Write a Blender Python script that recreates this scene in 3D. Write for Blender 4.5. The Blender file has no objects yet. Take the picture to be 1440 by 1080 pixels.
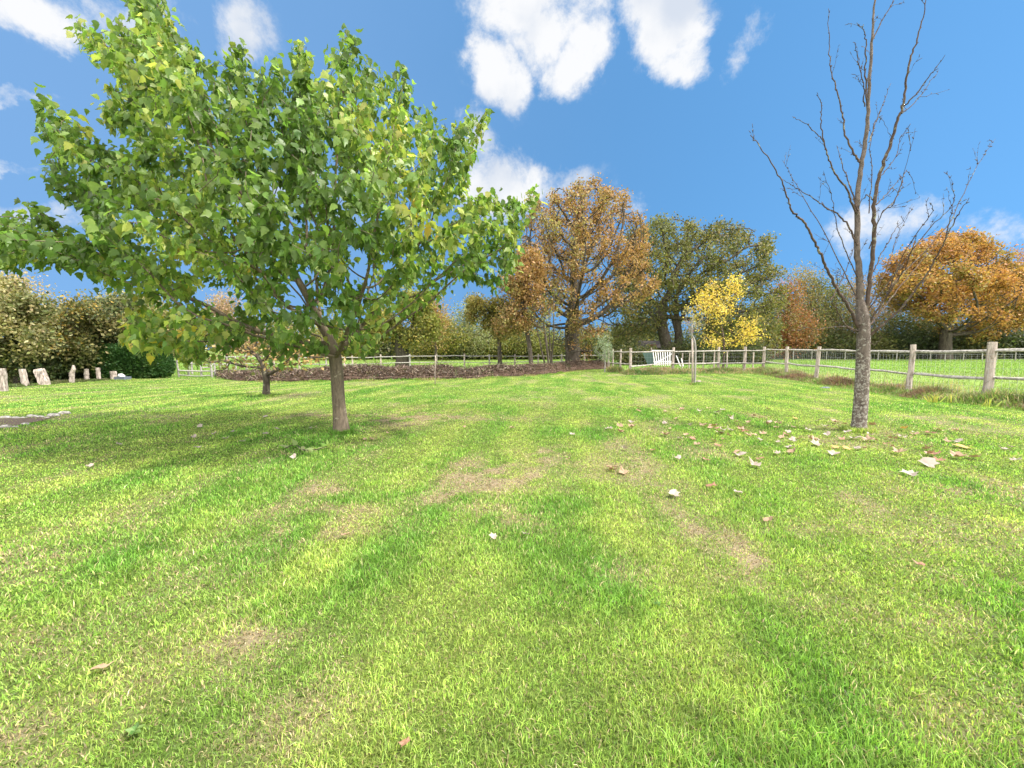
import bpy, math, random
import numpy as np
from mathutils import Vector, Matrix

# ------------------------------------------------------------------ camera, world, sun, exposure
F = 562.0                       # focal length in pixels of the 1440 px wide photograph
PITCH = math.atan(48.0 / F)     # the horizon lies 48 px above the middle
EYE = 1.35
scene = bpy.context.scene
cam_d = bpy.data.cameras.new('camera')
cam_d.lens = F * 36.0 / 1440.0
cam_d.clip_start = 0.05
cam_d.clip_end = 5000.0
cam = bpy.data.objects.new('camera', cam_d)
scene.collection.objects.link(cam)
cam.location = (0, 0, EYE)
cam.rotation_euler = (math.pi / 2 - PITCH, 0, 0)
scene.camera = cam

SUN_EL = math.radians(55.0)
SUN_AZ = math.radians(105.0)     # measured to the right of the view direction
sunvec = Vector((math.sin(SUN_AZ) * math.cos(SUN_EL), math.cos(SUN_AZ) * math.cos(SUN_EL), math.sin(SUN_EL)))
sl = bpy.data.lights.new('sun', 'SUN')
sl.energy = 2.7
sl.angle = math.radians(4.0)
sl.color = (1.0, 0.95, 0.86)
so = bpy.data.objects.new('sun', sl)
scene.collection.objects.link(so)
so.rotation_euler = (-sunvec).to_track_quat('-Z', 'Y').to_euler()

scene.view_settings.view_transform = 'Standard'
scene.view_settings.look = 'None'
scene.view_settings.gamma = 1.0
scene.view_settings.exposure = 1.58
scene.render.engine = 'CYCLES'
scene.cycles.use_denoising = True
scene.cycles.max_bounces = 5
scene.cycles.diffuse_bounces = 4
scene.cycles.glossy_bounces = 2
scene.cycles.transmission_bounces = 3
scene.cycles.transparent_max_bounces = 6


def pix_dir(px, py):
    """Direction of a photograph pixel with its y component scaled to 1."""
    a = (px - 720.0) / F
    b = (540.0 - py) / F
    c, s = math.cos(PITCH), math.sin(PITCH)
    x, y, z = a, c + b * s, -s + b * c
    return np.array((x / y, 1.0, z / y))


world = bpy.data.worlds.new('World')
scene.world = world
world.use_nodes = True
wn, wl = world.node_tree.nodes, world.node_tree.links
wn.clear()


def nd(tree, kind, **kw):
    n = tree.nodes.new(kind)
    for k, v in kw.items():
        setattr(n, k, v)
    return n


def build_world():
    t = world.node_tree
    out = nd(t, 'ShaderNodeOutputWorld')
    bg = nd(t, 'ShaderNodeBackground')
    bg.inputs['Strength'].default_value = 0.0755
    tc = nd(t, 'ShaderNodeTexCoord')
    sky = nd(t, 'ShaderNodeTexSky', sky_type='NISHITA')
    sky.sun_disc = False
    sky.sun_elevation = SUN_EL
    sky.sun_rotation = SUN_AZ
    sky.air_density = 1.0
    sky.dust_density = 0.0
    sky.ozone_density = 4.0
    # look a little higher into the atmosphere than the true direction: a clear autumn sky stays deep blue low down
    add = nd(t, 'ShaderNodeVectorMath', operation='ADD')
    add.inputs[1].default_value = (0, 0, 0.55)
    nrm = nd(t, 'ShaderNodeVectorMath', operation='NORMALIZE')
    wl.new(tc.outputs['Generated'], add.inputs[0])
    wl.new(add.outputs[0], nrm.inputs[0])
    wl.new(nrm.outputs[0], sky.inputs['Vector'])
    tint = nd(t, 'ShaderNodeMix', data_type='RGBA', blend_type='MULTIPLY')
    tint.inputs['Factor'].default_value = 1.0
    wl.new(sky.outputs[0], tint.inputs[6])
    tint.inputs[7].default_value = (0.68, 1.03, 1.03, 1)
    # clouds: soft ellipsoids in the sky's own directions, frayed by noise
    nz = nd(t, 'ShaderNodeTexNoise')
    nz.inputs['Scale'].default_value = 7.5
    nz.inputs['Detail'].default_value = 12
    nz.inputs['Roughness'].default_value = 0.67
    nz.inputs['Distortion'].default_value = 0.15
    wl.new(tc.outputs['Generated'], nz.inputs['Vector'])
    warp = nd(t, 'ShaderNodeTexNoise')
    warp.inputs['Scale'].default_value = 5.0
    warp.inputs['Detail'].default_value = 10
    warp.inputs['Roughness'].default_value = 0.6
    wl.new(tc.outputs['Generated'], warp.inputs['Vector'])
    wsub = nd(t, 'ShaderNodeVectorMath', operation='SUBTRACT')
    wsub.inputs[1].default_value = (0.5, 0.5, 0.5)
    wl.new(warp.outputs['Color'], wsub.inputs[0])
    wsc = nd(t, 'ShaderNodeVectorMath', operation='SCALE')
    wsc.inputs['Scale'].default_value = 0.15
    wl.new(wsub.outputs[0], wsc.inputs[0])
    wad = nd(t, 'ShaderNodeVectorMath', operation='ADD')
    wl.new(tc.outputs['Generated'], wad.inputs[0])
    wl.new(wsc.outputs[0], wad.inputs[1])
    blobs = [(765, 10, 105, 66, 0.95, 0), (815, 72, 46, 66, 0.9, 0), (925, 25, 74, 60, 0.95, -35), (958, 68, 46, 42, 0.9, -35),
             (712, 108, 44, 50, 0.85, 35), (666, 222, 36, 58, 0.72, 0), (705, 262, 75, 50, 0.9, 0), (770, 262, 75, 30, 0.75, 0),
             (48, 12, 70, 34, 0.85, 0), (340, 28, 50, 48, 0.85, 0), (195, 22, 85, 40, 0.55, 0), (1045, 58, 26, 40, 0.5, 0),
             (5, 130, 75, 12, 0.6, 0), (1238, 325, 52, 48, 0.62, 0), (1385, 312, 110, 40, 0.5, 0), (60, 300, 120, 20, 0.5, 0),
             (40, 235, 60, 9, 0.5, 0), (420, 290, 150, 30, 0.4, 0), (880, 300, 40, 30, 0.3, 0)]
    prev = None
    for (px, py, rx, ry, st, rot) in blobs:
        d = Vector(pix_dir(px, py))
        L = math.sqrt(((px - 720) / F) ** 2 + ((py - 540) / F) ** 2 + 1)
        d.normalize()
        m = nd(t, 'ShaderNodeMapping', vector_type='TEXTURE')
        m.inputs['Location'].default_value = d
        ux = Vector(pix_dir(px + 5, py)).normalized() - d
        ux = (ux - d * ux.dot(d)).normalized()
        uz = ux.cross(d)
        ra = math.radians(rot)
        ux, uz = ux * math.cos(ra) + uz * math.sin(ra), uz * math.cos(ra) - ux * math.sin(ra)
        m.inputs['Rotation'].default_value = Matrix((ux, d, uz)).transposed().to_euler()
        k = 1.0 / (F * L) * 1.25
        m.inputs['Scale'].default_value = (rx * k, 0.6, ry * k)
        wl.new(wad.outputs[0], m.inputs['Vector'])
        ln = nd(t, 'ShaderNodeVectorMath', operation='LENGTH')
        wl.new(m.outputs[0], ln.inputs[0])
        r = nd(t, 'ShaderNodeMapRange', interpolation_type='SMOOTHSTEP')
        r.inputs['From Min'].default_value = 1.15
        r.inputs['From Max'].default_value = 0.25
        r.inputs['To Max'].default_value = st
        wl.new(ln.outputs['Value'], r.inputs['Value'])
        if prev is None:
            prev = r.outputs[0]
        else:
            mx = nd(t, 'ShaderNodeMath', operation='MAXIMUM')
            wl.new(prev, mx.inputs[0])
            wl.new(r.outputs[0], mx.inputs[1])
            prev = mx.outputs[0]
    ma = nd(t, 'ShaderNodeMath', operation='MULTIPLY_ADD')
    wl.new(nz.outputs['Fac'], ma.inputs[0])
    ma.inputs[1].default_value = 2.6
    ma.inputs[2].default_value = -1.42
    ad = nd(t, 'ShaderNodeMath', operation='ADD')
    wl.new(ma.outputs[0], ad.inputs[0])
    wl.new(prev, ad.inputs[1])
    edge = nd(t, 'ShaderNodeMapRange', interpolation_type='SMOOTHSTEP')
    edge.inputs['From Min'].default_value = 0.12
    edge.inputs['From Max'].default_value = 0.85
    wl.new(ad.outputs[0], edge.inputs['Value'])
    ml = nd(t, 'ShaderNodeMath', operation='MULTIPLY')
    wl.new(edge.outputs[0], ml.inputs[0])
    gate = nd(t, 'ShaderNodeMapRange')
    gate.inputs['From Max'].default_value = 0.25
    wl.new(prev, gate.inputs['Value'])
    wl.new(gate.outputs[0], ml.inputs[1])
    # thin high veil that whitens the left half of the sky a little
    sx = nd(t, 'ShaderNodeSeparateXYZ')
    wl.new(wad.outputs[0], sx.inputs[0])
    vx = nd(t, 'ShaderNodeMapRange', interpolation_type='SMOOTHSTEP')
    vx.inputs['From Min'].default_value = 0.45
    vx.inputs['From Max'].default_value = -0.75
    vx.inputs['To Max'].default_value = 0.36
    wl.new(sx.outputs['X'], vx.inputs['Value'])
    veil = nd(t, 'ShaderNodeMix', data_type='RGBA')
    wl.new(vx.outputs[0], veil.inputs['Factor'])
    wl.new(tint.outputs[2], veil.inputs[6])
    veil.inputs[7].default_value = (1.8, 3.1, 5.3, 1)
    mix = nd(t, 'ShaderNodeMix', data_type='RGBA')
    wl.new(ml.outputs[0], mix.inputs['Factor'])
    wl.new(veil.outputs[2], mix.inputs[6])
    cc = nd(t, 'ShaderNodeMix', data_type='RGBA')
    cn = nd(t, 'ShaderNodeTexNoise')
    cn.inputs['Scale'].default_value = 6.0
    cn.inputs['Detail'].default_value = 7
    wl.new(tc.outputs['Generated'], cn.inputs['Vector'])
    cm = nd(t, 'ShaderNodeMapRange', interpolation_type='SMOOTHSTEP')
    cm.inputs['From Min'].default_value = 0.36
    cm.inputs['From Max'].default_value = 0.58
    wl.new(cn.outputs['Fac'], cm.inputs['Value'])
    wl.new(cm.outputs[0], cc.inputs['Factor'])
    cc.inputs[6].default_value = (3.1, 3.4, 3.9, 1)
    cc.inputs[7].default_value = (4.3, 4.35, 4.45, 1)
    wl.new(cc.outputs[2], mix.inputs[7])
    # unseen bright white cloud added as fill light, overhead and behind the camera
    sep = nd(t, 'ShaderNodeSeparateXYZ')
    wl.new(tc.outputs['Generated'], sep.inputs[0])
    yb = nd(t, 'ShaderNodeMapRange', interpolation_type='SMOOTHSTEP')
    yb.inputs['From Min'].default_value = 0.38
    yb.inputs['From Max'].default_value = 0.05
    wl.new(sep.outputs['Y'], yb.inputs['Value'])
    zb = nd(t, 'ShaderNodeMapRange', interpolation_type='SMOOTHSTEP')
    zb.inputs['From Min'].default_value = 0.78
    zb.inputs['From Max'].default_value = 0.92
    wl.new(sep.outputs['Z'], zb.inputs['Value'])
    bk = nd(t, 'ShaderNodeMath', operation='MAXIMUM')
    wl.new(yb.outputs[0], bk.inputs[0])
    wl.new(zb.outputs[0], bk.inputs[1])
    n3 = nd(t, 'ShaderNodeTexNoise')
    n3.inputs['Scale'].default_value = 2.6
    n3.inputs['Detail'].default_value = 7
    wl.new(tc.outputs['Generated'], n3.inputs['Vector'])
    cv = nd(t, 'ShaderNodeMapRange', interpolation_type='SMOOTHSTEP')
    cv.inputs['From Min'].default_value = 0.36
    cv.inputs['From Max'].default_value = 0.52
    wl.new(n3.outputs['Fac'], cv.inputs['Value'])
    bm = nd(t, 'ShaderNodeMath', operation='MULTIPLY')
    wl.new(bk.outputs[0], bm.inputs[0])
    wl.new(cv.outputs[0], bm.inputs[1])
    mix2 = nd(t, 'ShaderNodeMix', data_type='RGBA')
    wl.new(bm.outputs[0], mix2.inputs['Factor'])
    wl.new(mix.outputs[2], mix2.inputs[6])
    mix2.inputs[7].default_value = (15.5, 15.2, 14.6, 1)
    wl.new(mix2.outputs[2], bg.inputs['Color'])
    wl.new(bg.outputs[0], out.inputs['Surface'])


build_world()

# ------------------------------------------------------------------ helpers
rng = np.random.default_rng(11)
random.seed(5)
COL = scene.collection


def hash2(ix, iy, seed):
    h = np.sin(ix * 127.1 + iy * 311.7 + seed * 74.7) * 43758.5453
    return h - np.floor(h)


def vnoise(x, y, seed=0):
    x = np.asarray(x, float)
    y = np.asarray(y, float)
    ix, iy = np.floor(x), np.floor(y)
    fx, fy = x - ix, y - iy
    fx, fy = fx * fx * (3 - 2 * fx), fy * fy * (3 - 2 * fy)
    a, b = hash2(ix, iy, seed), hash2(ix + 1, iy, seed)
    c, d = hash2(ix, iy + 1, seed), hash2(ix + 1, iy + 1, seed)
    return (a * (1 - fx) + b * fx) * (1 - fy) + (c * (1 - fx) + d * fx) * fy


def fbm(x, y, seed=0, octv=4):
    s, a, t = 0.0, 0.5, 0.0
    for k in range(octv):
        s = s + a * vnoise(x * 2 ** k + 17.3 * k, y * 2 ** k - 9.1 * k, seed + k)
        t += a
        a *= 0.5
    return s / t


def gz(x, y):
    """Height of the lawn and the fields: nearly level with slow swells."""
    x = np.asarray(x, float)
    y = np.asarray(y, float)
    far = np.clip((y - 3.0) / 6.0, 0, 1)
    h = (fbm(x * 0.16 + 3, y * 0.16, 40, 2) - 0.5) * 0.20 * far
    h = h + (fbm(x * 0.9, y * 0.9, 43, 3) - 0.5) * 0.035
    h = h * np.clip(1.0 - (y - 26) / 30.0, 0.0, 1)
    return h


def g1(x, y):
    return float(gz(x, y))


def ground_at(px, py):
    d = pix_dir(px, py)
    Y = EYE / -d[2]
    for _ in range(12):
        Y = (EYE - g1(d[0] * Y, Y)) / -d[2]
    return np.array((d[0] * Y, Y, g1(d[0] * Y, Y)))


def at(px, py, Y):
    return np.array((0, 0, EYE)) + pix_dir(px, py) * Y


def foot(px, Y):
    """Point of the ground at depth Y on the pixel column px (taken at the horizon)."""
    x = pix_dir(px, 492)[0] * Y
    return np.array((x, Y, g1(x, Y)))


def tag(o, label=None, cat=None, group=None, kind=None):
    if label:
        o['label'] = label
    if cat:
        o['category'] = cat
    if group:
        o['group'] = group
    if kind:
        o['kind'] = kind
    return o


def empty(name, loc, label, cat, group=None):
    o = bpy.data.objects.new(name, None)
    COL.objects.link(o)
    o.location = [float(v) for v in loc]
    o.empty_display_size = 0.2
    return tag(o, label, cat, group)


def mesh_obj(name, V, faces, mat, parent=None, col=None, smooth=False, origin=None):
    """faces: an (n,k) integer array or a list of tuples."""
    V = np.asarray(V, float).reshape(-1, 3)
    if parent is not None:
        V = V - np.array(parent.matrix_world.translation if False else world_loc(parent))
    elif origin is not None:
        V = V - np.asarray(origin, float)
    me = bpy.data.meshes.new(name)
    if isinstance(faces, np.ndarray):
        n, k = faces.shape
        me.vertices.add(len(V))
        me.vertices.foreach_set('co', V.astype(np.float32).ravel())
        me.loops.add(n * k)
        me.loops.foreach_set('vertex_index', faces.astype(np.int32).ravel())
        me.polygons.add(n)
        me.polygons.foreach_set('loop_start', np.arange(0, n * k, k, dtype=np.int32))
        me.update(calc_edges=True)
    else:
        me.from_pydata([tuple(v) for v in V], [], [tuple(f) for f in faces])
        me.update()
    if smooth:
        me.polygons.foreach_set('use_smooth', np.ones(len(me.polygons), bool))
    if col is not None:
        ca = me.color_attributes.new('Col', 'FLOAT_COLOR', 'POINT')
        c4 = np.ones((len(V), 4), np.float32)
        c4[:, :3] = col
        ca.data.foreach_set('color', c4.ravel())
    me.materials.append(mat)
    o = bpy.data.objects.new(name, me)
    COL.objects.link(o)
    if parent is not None:
        o.parent = parent
    elif origin is not None:
        o.location = [float(v) for v in origin]
    return o


def world_loc(o):
    p = np.zeros(3)
    while o is not None:
        p = p + np.array(o.location)
        o = o.parent
    return p


class MB:
    def __init__(s):
        s.v, s.f, s.c = [], [], []

    def add(s, v, f, c=None):
        n = sum(len(a) for a in s.v)
        s.v.append(np.asarray(v, float).reshape(-1, 3))
        s.f += [tuple(int(i) + n for i in t) for t in f]
        if c is not None:
            s.c.append(np.tile(np.asarray(c, float), (len(v), 1)))

    def tube(s, pts, rad, sides=8, cap=True, rough=0.0, seed=0, squash=1.0, c=None):
        pts = np.asarray(pts, float)
        n = len(pts)
        rad = np.broadcast_to(np.asarray(rad, float), (n,))
        T = np.gradient(pts, axis=0)
        T /= np.maximum(np.linalg.norm(T, axis=1), 1e-9)[:, None]
        up = np.array((0, 0, 1.0)) if abs(T[0][2]) < 0.9 else np.array((1.0, 0, 0))
        u = np.cross(T[0], up)
        u /= np.linalg.norm(u)
        r = np.random.default_rng(seed + 991)
        prof = 1 + rough * (r.random(sides) - 0.5) * 2
        V = []
        for i in range(n):
            u = u - T[i] * np.dot(u, T[i])
            u /= max(np.linalg.norm(u), 1e-9)
            w = np.cross(T[i], u)
            for k in range(sides):
                a = 2 * math.pi * k / sides
                rr = rad[i] * prof[k] * (1 + rough * 0.5 * (r.random() - 0.5))
                V.append(pts[i] + rr * (math.cos(a) * u + squash * math.sin(a) * w))
        fs = []
        for i in range(n - 1):
            for k in range(sides):
                a, b = i * sides + k, i * sides + (k + 1) % sides
                fs.append((a, b, b + sides, a + sides))
        if cap:
            fs.append(tuple(range(sides - 1, -1, -1)))
            fs.append(tuple((n - 1) * sides + k for k in range(sides)))
        s.add(V, fs, c)

    def box(s, c, sx, sy, sz, ax=None, bev=0.0):
        """Box centred at c with half sizes and optional axes (rows)."""
        A = np.eye(3) if ax is None else np.asarray(ax, float)
        b = bev
        V, idx = [], {}
        fs = []
        pts = []
        for z in (-1, 1):
            ring = []
            for (x, y, dx, dy) in ((-1, -1, 1, 0), (1, -1, -1, 0), (1, -1, 0, 1), (1, 1, 0, -1), (1, 1, -1, 0), (-1, 1, 1, 0), (-1, 1, 0, -1), (-1, -1, 0, 1)):
                ring.append((x * sx + dx * b, y * sy + dy * b, z * sz))
            pts += ring
        V = [np.asarray(c) + p[0] * A[0] + p[1] * A[1] + p[2] * A[2] for p in pts]
        for k in range(8):
            fs.append((k, (k + 1) % 8, 8 + (k + 1) % 8, 8 + k))
        fs.append(tuple(range(7, -1, -1)))
        fs.append(tuple(range(8, 16)))
        s.add(V, fs)

    def build(s, name, mat, parent=None, smooth=True, origin=None):
        V = np.concatenate(s.v)
        col = np.concatenate(s.c) if s.c else None
        return mesh_obj(name, V, s.f, mat, parent, col, smooth, origin)


def smooth_path(P, n=6):
    P = np.asarray(P, float)
    Q = np.vstack([2 * P[0] - P[1], P, 2 * P[-1] - P[-2]])
    out = []
    for i in range(1, len(Q) - 2):
        for k in range(n):
            t = k / n
            a, b, c, d = Q[i - 1], Q[i], Q[i + 1], Q[i + 2]
            out.append(0.5 * ((2 * b) + (-a + c) * t + (2 * a - 5 * b + 4 * c - d) * t * t + (-a + 3 * b - 3 * c + d) * t ** 3))
    out.append(P[-1])
    return np.array(out)


# ------------------------------------------------------------------ materials
def new_mat(name):
    m = bpy.data.materials.new(name)
    m.use_nodes = True
    m.node_tree.nodes.clear()
    return m, m.node_tree


def link(t, a, b):
    t.links.new(a, b)


def leaf_mat(name, trans=0.35, rough=0.5, spec=0.35, gain=1.35):
    m, t = new_mat(name)
    out = nd(t, 'ShaderNodeOutputMaterial')
    at_ = nd(t, 'ShaderNodeAttribute', attribute_name='Col')
    p = nd(t, 'ShaderNodeBsdfPrincipled')
    p.inputs['Roughness'].default_value = rough
    p.inputs['Specular IOR Level'].default_value = spec
    tr = nd(t, 'ShaderNodeBsdfTranslucent')
    g = nd(t, 'ShaderNodeMix', data_type='RGBA', blend_type='MULTIPLY')
    g.inputs['Factor'].default_value = 1
    g.inputs[7].default_value = (gain * 1.05, gain * 1.1, gain * 0.6, 1)
    mx = nd(t, 'ShaderNodeMixShader')
    mx.inputs[0].default_value = trans
    link(t, at_.outputs['Color'], p.inputs['Base Color'])
    link(t, at_.outputs['Color'], g.inputs[6])
    link(t, g.outputs[2], tr.inputs['Color'])
    link(t, p.outputs[0], mx.inputs[1])
    link(t, tr.outputs[0], mx.inputs[2])
    link(t, mx.outputs[0], out.inputs['Surface'])
    return m


def bark_mat(name, c1, c2, c3=None, scale=14.0, stretch=5.0, bump=0.5, patch=0.0, rough=0.9, patch_scale=9.0, fade=None):
    """Rough wood or bark: streaks along z, optional pale lichen patches."""
    m, t = new_mat(name)
    out = nd(t, 'ShaderNodeOutputMaterial')
    p = nd(t, 'ShaderNodeBsdfPrincipled')
    p.inputs['Roughness'].default_value = rough
    p.inputs['Specular IOR Level'].default_value = 0.2
    geo = nd(t, 'ShaderNodeNewGeometry')
    mp = nd(t, 'ShaderNodeMapping')
    mp.inputs['Scale'].default_value = (1, 1, 1.0 / stretch)
    link(t, geo.outputs['Position'], mp.inputs['Vector'])
    n1 = nd(t, 'ShaderNodeTexNoise')
    n1.inputs['Scale'].default_value = scale
    n1.inputs['Detail'].default_value = 8
    n1.inputs['Roughness'].default_value = 0.65
    link(t, mp.outputs[0], n1.inputs['Vector'])
    cr = nd(t, 'ShaderNodeValToRGB')
    cr.color_ramp.elements[0].position = 0.34
    cr.color_ramp.elements[0].color = (*c1, 1)
    cr.color_ramp.elements[1].position = 0.66
    cr.color_ramp.elements[1].color = (*c2, 1)
    link(t, n1.outputs['Fac'], cr.inputs[0])
    colour = cr.outputs[0]
    if patch > 0:
        n2 = nd(t, 'ShaderNodeTexNoise')
        n2.inputs['Scale'].default_value = patch_scale
        n2.inputs['Detail'].default_value = 6
        n2.inputs['Roughness'].default_value = 0.7
        link(t, geo.outputs['Position'], n2.inputs['Vector'])
        r = nd(t, 'ShaderNodeMapRange')
        r.inputs['From Min'].default_value = 0.62 - patch * 0.2
        r.inputs['From Max'].default_value = 0.68 - patch * 0.2
        val = n2.outputs['Fac']
        if fade:
            # lichen thins out with height above the ground
            sp = nd(t, 'ShaderNodeSeparateXYZ')
            link(t, geo.outputs['Position'], sp.inputs[0])
            fr = nd(t, 'ShaderNodeMapRange')
            fr.inputs['From Min'].default_value = fade[0]
            fr.inputs['From Max'].default_value = fade[1]
            fr.inputs['To Max'].default_value = fade[2]
            link(t, sp.outputs['Z'], fr.inputs['Value'])
            sb = nd(t, 'ShaderNodeMath', operation='SUBTRACT')
            link(t, val, sb.inputs[0])
            link(t, fr.outputs[0], sb.inputs[1])
            val = sb.outputs[0]
        link(t, val, r.inputs['Value'])
        mx = nd(t, 'ShaderNodeMix', data_type='RGBA')
        link(t, r.outputs[0], mx.inputs['Factor'])
        link(t, colour, mx.inputs[6])
        mx.inputs[7].default_value = (*(c3 or c2), 1)
        colour = mx.outputs[2]
    link(t, colour, p.inputs['Base Color'])
    b = nd(t, 'ShaderNodeBump')
    b.inputs['Strength'].default_value = bump
    b.inputs['Distance'].default_value = 0.02
    link(t, n1.outputs['Fac'], b.inputs['Height'])
    link(t, b.outputs[0], p.inputs['Normal'])
    link(t, p.outputs[0], out.inputs['Surface'])
    return m


def plain_mat(name, c, rough=0.6, var=0.12, scale=20.0, metal=0.0):
    m, t = new_mat(name)
    out = nd(t, 'ShaderNodeOutputMaterial')
    p = nd(t, 'ShaderNodeBsdfPrincipled')
    p.inputs['Roughness'].default_value = rough
    p.inputs['Metallic'].default_value = metal
    geo = nd(t, 'ShaderNodeNewGeometry')
    n1 = nd(t, 'ShaderNodeTexNoise')
    n1.inputs['Scale'].default_value = scale
    n1.inputs['Detail'].default_value = 6
    link(t, geo.outputs['Position'], n1.inputs['Vector'])
    mx = nd(t, 'ShaderNodeMix', data_type='RGBA')
    mx.inputs[6].default_value = (*[v * (1 - var) for v in c], 1)
    mx.inputs[7].default_value = (*[min(1, v * (1 + var)) for v in c], 1)
    link(t, n1.outputs['Fac'], mx.inputs['Factor'])
    link(t, mx.outputs[2], p.inputs['Base Color'])
    link(t, p.outputs[0], out.inputs['Surface'])
    return m


def soil_mat(name, gain=1.0):
    """Ground sheet coloured by its own 'Col' attribute with fine mottling."""
    m, t = new_mat(name)
    out = nd(t, 'ShaderNodeOutputMaterial')
    p = nd(t, 'ShaderNodeBsdfPrincipled')
    p.inputs['Roughness'].default_value = 0.95
    p.inputs['Specular IOR Level'].default_value = 0.1
    at_ = nd(t, 'ShaderNodeAttribute', attribute_name='Col')
    geo = nd(t, 'ShaderNodeNewGeometry')
    n1 = nd(t, 'ShaderNodeTexNoise')
    n1.inputs['Scale'].default_value = 30
    n1.inputs['Detail'].default_value = 8
    n1.inputs['Roughness'].default_value = 0.75
    link(t, geo.outputs['Position'], n1.inputs['Vector'])
    r = nd(t, 'ShaderNodeMapRange')
    r.inputs['From Min'].default_value = 0.3
    r.inputs['From Max'].default_value = 0.7
    r.inputs['To Min'].default_value = 0.6 * gain
    r.inputs['To Max'].default_value = 1.35 * gain
    link(t, n1.outputs['Fac'], r.inputs['Value'])
    mx = nd(t, 'ShaderNodeVectorMath', operation='SCALE')
    link(t, at_.outputs['Color'], mx.inputs[0])
    link(t, r.outputs[0], mx.inputs['Scale'])
    link(t, mx.outputs[0], p.inputs['Base Color'])
    b = nd(t, 'ShaderNodeBump')
    b.inputs['Strength'].default_value = 0.6
    b.inputs['Distance'].default_value = 0.03
    link(t, n1.outputs['Fac'], b.inputs['Height'])
    link(t, b.outputs[0], p.inputs['Normal'])
    link(t, p.outputs[0], out.inputs['Surface'])
    return m


M_GRASS = leaf_mat('grass_blades', 0.38, 0.45, 0.3, 1.5)
M_LEAF = leaf_mat('maple_leaf', 0.48, 0.42, 0.32, 1.5)
M_FAR = leaf_mat('tree_leaf', 0.35, 0.55, 0.25, 1.3)
M_DRYLEAF = leaf_mat('dry_leaf', 0.15, 0.5, 0.4, 1.0)
M_LAWN = soil_mat('lawn_soil')
M_MAPLEBARK = bark_mat('smooth_brown_bark', (0.085, 0.065, 0.048), (0.21, 0.165, 0.12), (0.30, 0.26, 0.2), 22, 3, 0.5, 0.15)
M_LICHEN = bark_mat('lichen_bark', (0.075, 0.058, 0.049), (0.175, 0.138, 0.118), (0.32, 0.295, 0.255), 26, 2.0, 1.0, 0.6, patch_scale=24, fade=(0.9, 2.6, .13))
M_TWIG = bark_mat('bare_twig_bark', (0.05, 0.034, 0.027), (0.115, 0.08, 0.062), (0.22, 0.21, 0.15), 18, 3, 0.5, 0.25)
M_LIMB = bark_mat('upper_trunk_bark', (0.045, 0.032, 0.027), (0.115, 0.085, 0.068), (0.28, 0.26, 0.20), 24, 2.5, 0.9, 0.22, patch_scale=20)
M_OAKBARK = bark_mat('dark_bark', (0.035, 0.028, 0.022), (0.11, 0.09, 0.07), (0.2, 0.19, 0.14), 7, 4, 0.7, 0.15)
M_WOOD = bark_mat('weathered_rail_wood', (0.20, 0.155, 0.13), (0.58, 0.49, 0.43), (0.22, 0.18, 0.14), 20, 7, 0.9, 0.2)
M_WOODG = bark_mat('grey_old_wood', (0.20, 0.18, 0.17), (0.45, 0.42, 0.39), None, 16, 5, 0.6, 0.0)
M_RAIL = bark_mat('pale_cleft_rail', (0.22, 0.195, 0.17), (0.56, 0.515, 0.47), (0.2, 0.17, 0.14), 13, 1, 0.8, 0.25)
M_OLDWOOD = bark_mat('old_split_wood', (0.13, 0.10, 0.085), (0.56, 0.48, 0.42), None, 22, 5, 1.0, 0.0)
M_WHITE = plain_mat('white_paint', (0.6, 0.59, 0.58), 0.55, 0.06, 12)
M_WIRE = plain_mat('galvanised_wire', (0.42, 0.42, 0.42), 0.5, 0.1, 20, 0.4)
M_STONE = bark_mat('pale_garden_stone', (0.2, 0.18, 0.155), (0.56, 0.52, 0.48), (0.2, 0.19, 0.14), 16, 1, 0.9, 0.3)


# ------------------------------------------------------------------ growing trees
def colonize(path, A, step, kill, maxit=160, jitter=0.15, droop=0.0, r=None):
    """Space colonisation: branches grow from the path towards the attraction points."""
    r = r or rng
    path = np.asarray(path, float)
    P = [path[0]]
    par = [-1]
    for i in range(1, len(path)):
        seg = path[i] - path[i - 1]
        n = max(1, int(round(np.linalg.norm(seg) / step)))
        for k in range(1, n + 1):
            P.append(path[i - 1] + seg * k / n)
            par.append(len(P) - 2)
    P = np.array(P)
    nbase = len(P)
    D = np.full(len(A), 1e9)
    I = np.zeros(len(A), int)
    start = max(0, nbase - 3)
    for j in range(start, nbase):
        d = np.linalg.norm(A - P[j], axis=1)
        m = d < D
        D[m], I[m] = d[m], j
    buf = np.zeros((20000, 3))
    buf[:nbase] = P
    n = nbase
    seen = {}
    for it in range(maxit):
        if len(A) == 0 or n > 19000:
            break
        dirs = A - buf[I]
        dirs /= np.maximum(np.linalg.norm(dirs, axis=1), 1e-6)[:, None]
        acc = np.zeros((n, 3))
        np.add.at(acc, I, dirs)
        idx = np.unique(I)
        new = []
        for j in idx:
            v = acc[j]
            v = v / max(np.linalg.norm(v), 1e-6) + r.normal(0, jitter, 3)
            v[2] -= droop
            v /= np.linalg.norm(v)
            q = buf[j] + v * step
            ok = True
            for c in seen.get(j, ()):
                if np.linalg.norm(buf[c] - q) < 0.35 * step:
                    ok = False
                    break
            if not ok:
                continue
            new.append((j, q))
        if not new:
            break
        n0 = n
        for j, q in new:
            if n >= 20000:
                break
            buf[n] = q
            par.append(int(j))
            seen.setdefault(j, []).append(n)
            n += 1
        N = buf[n0:n]
        for s in range(0, len(N), 256):
            dd = np.linalg.norm(A[:, None, :] - N[None, s:s + 256, :], axis=2)
            k = dd.argmin(1)
            dm = dd[np.arange(len(A)), k]
            m = dm < D
            D[m] = dm[m]
            I[m] = n0 + s + k[m]
        keep = D > kill
        A, D, I = A[keep], D[keep], I[keep]
    return buf[:n].copy(), np.array(par[:n]), nbase


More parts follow.
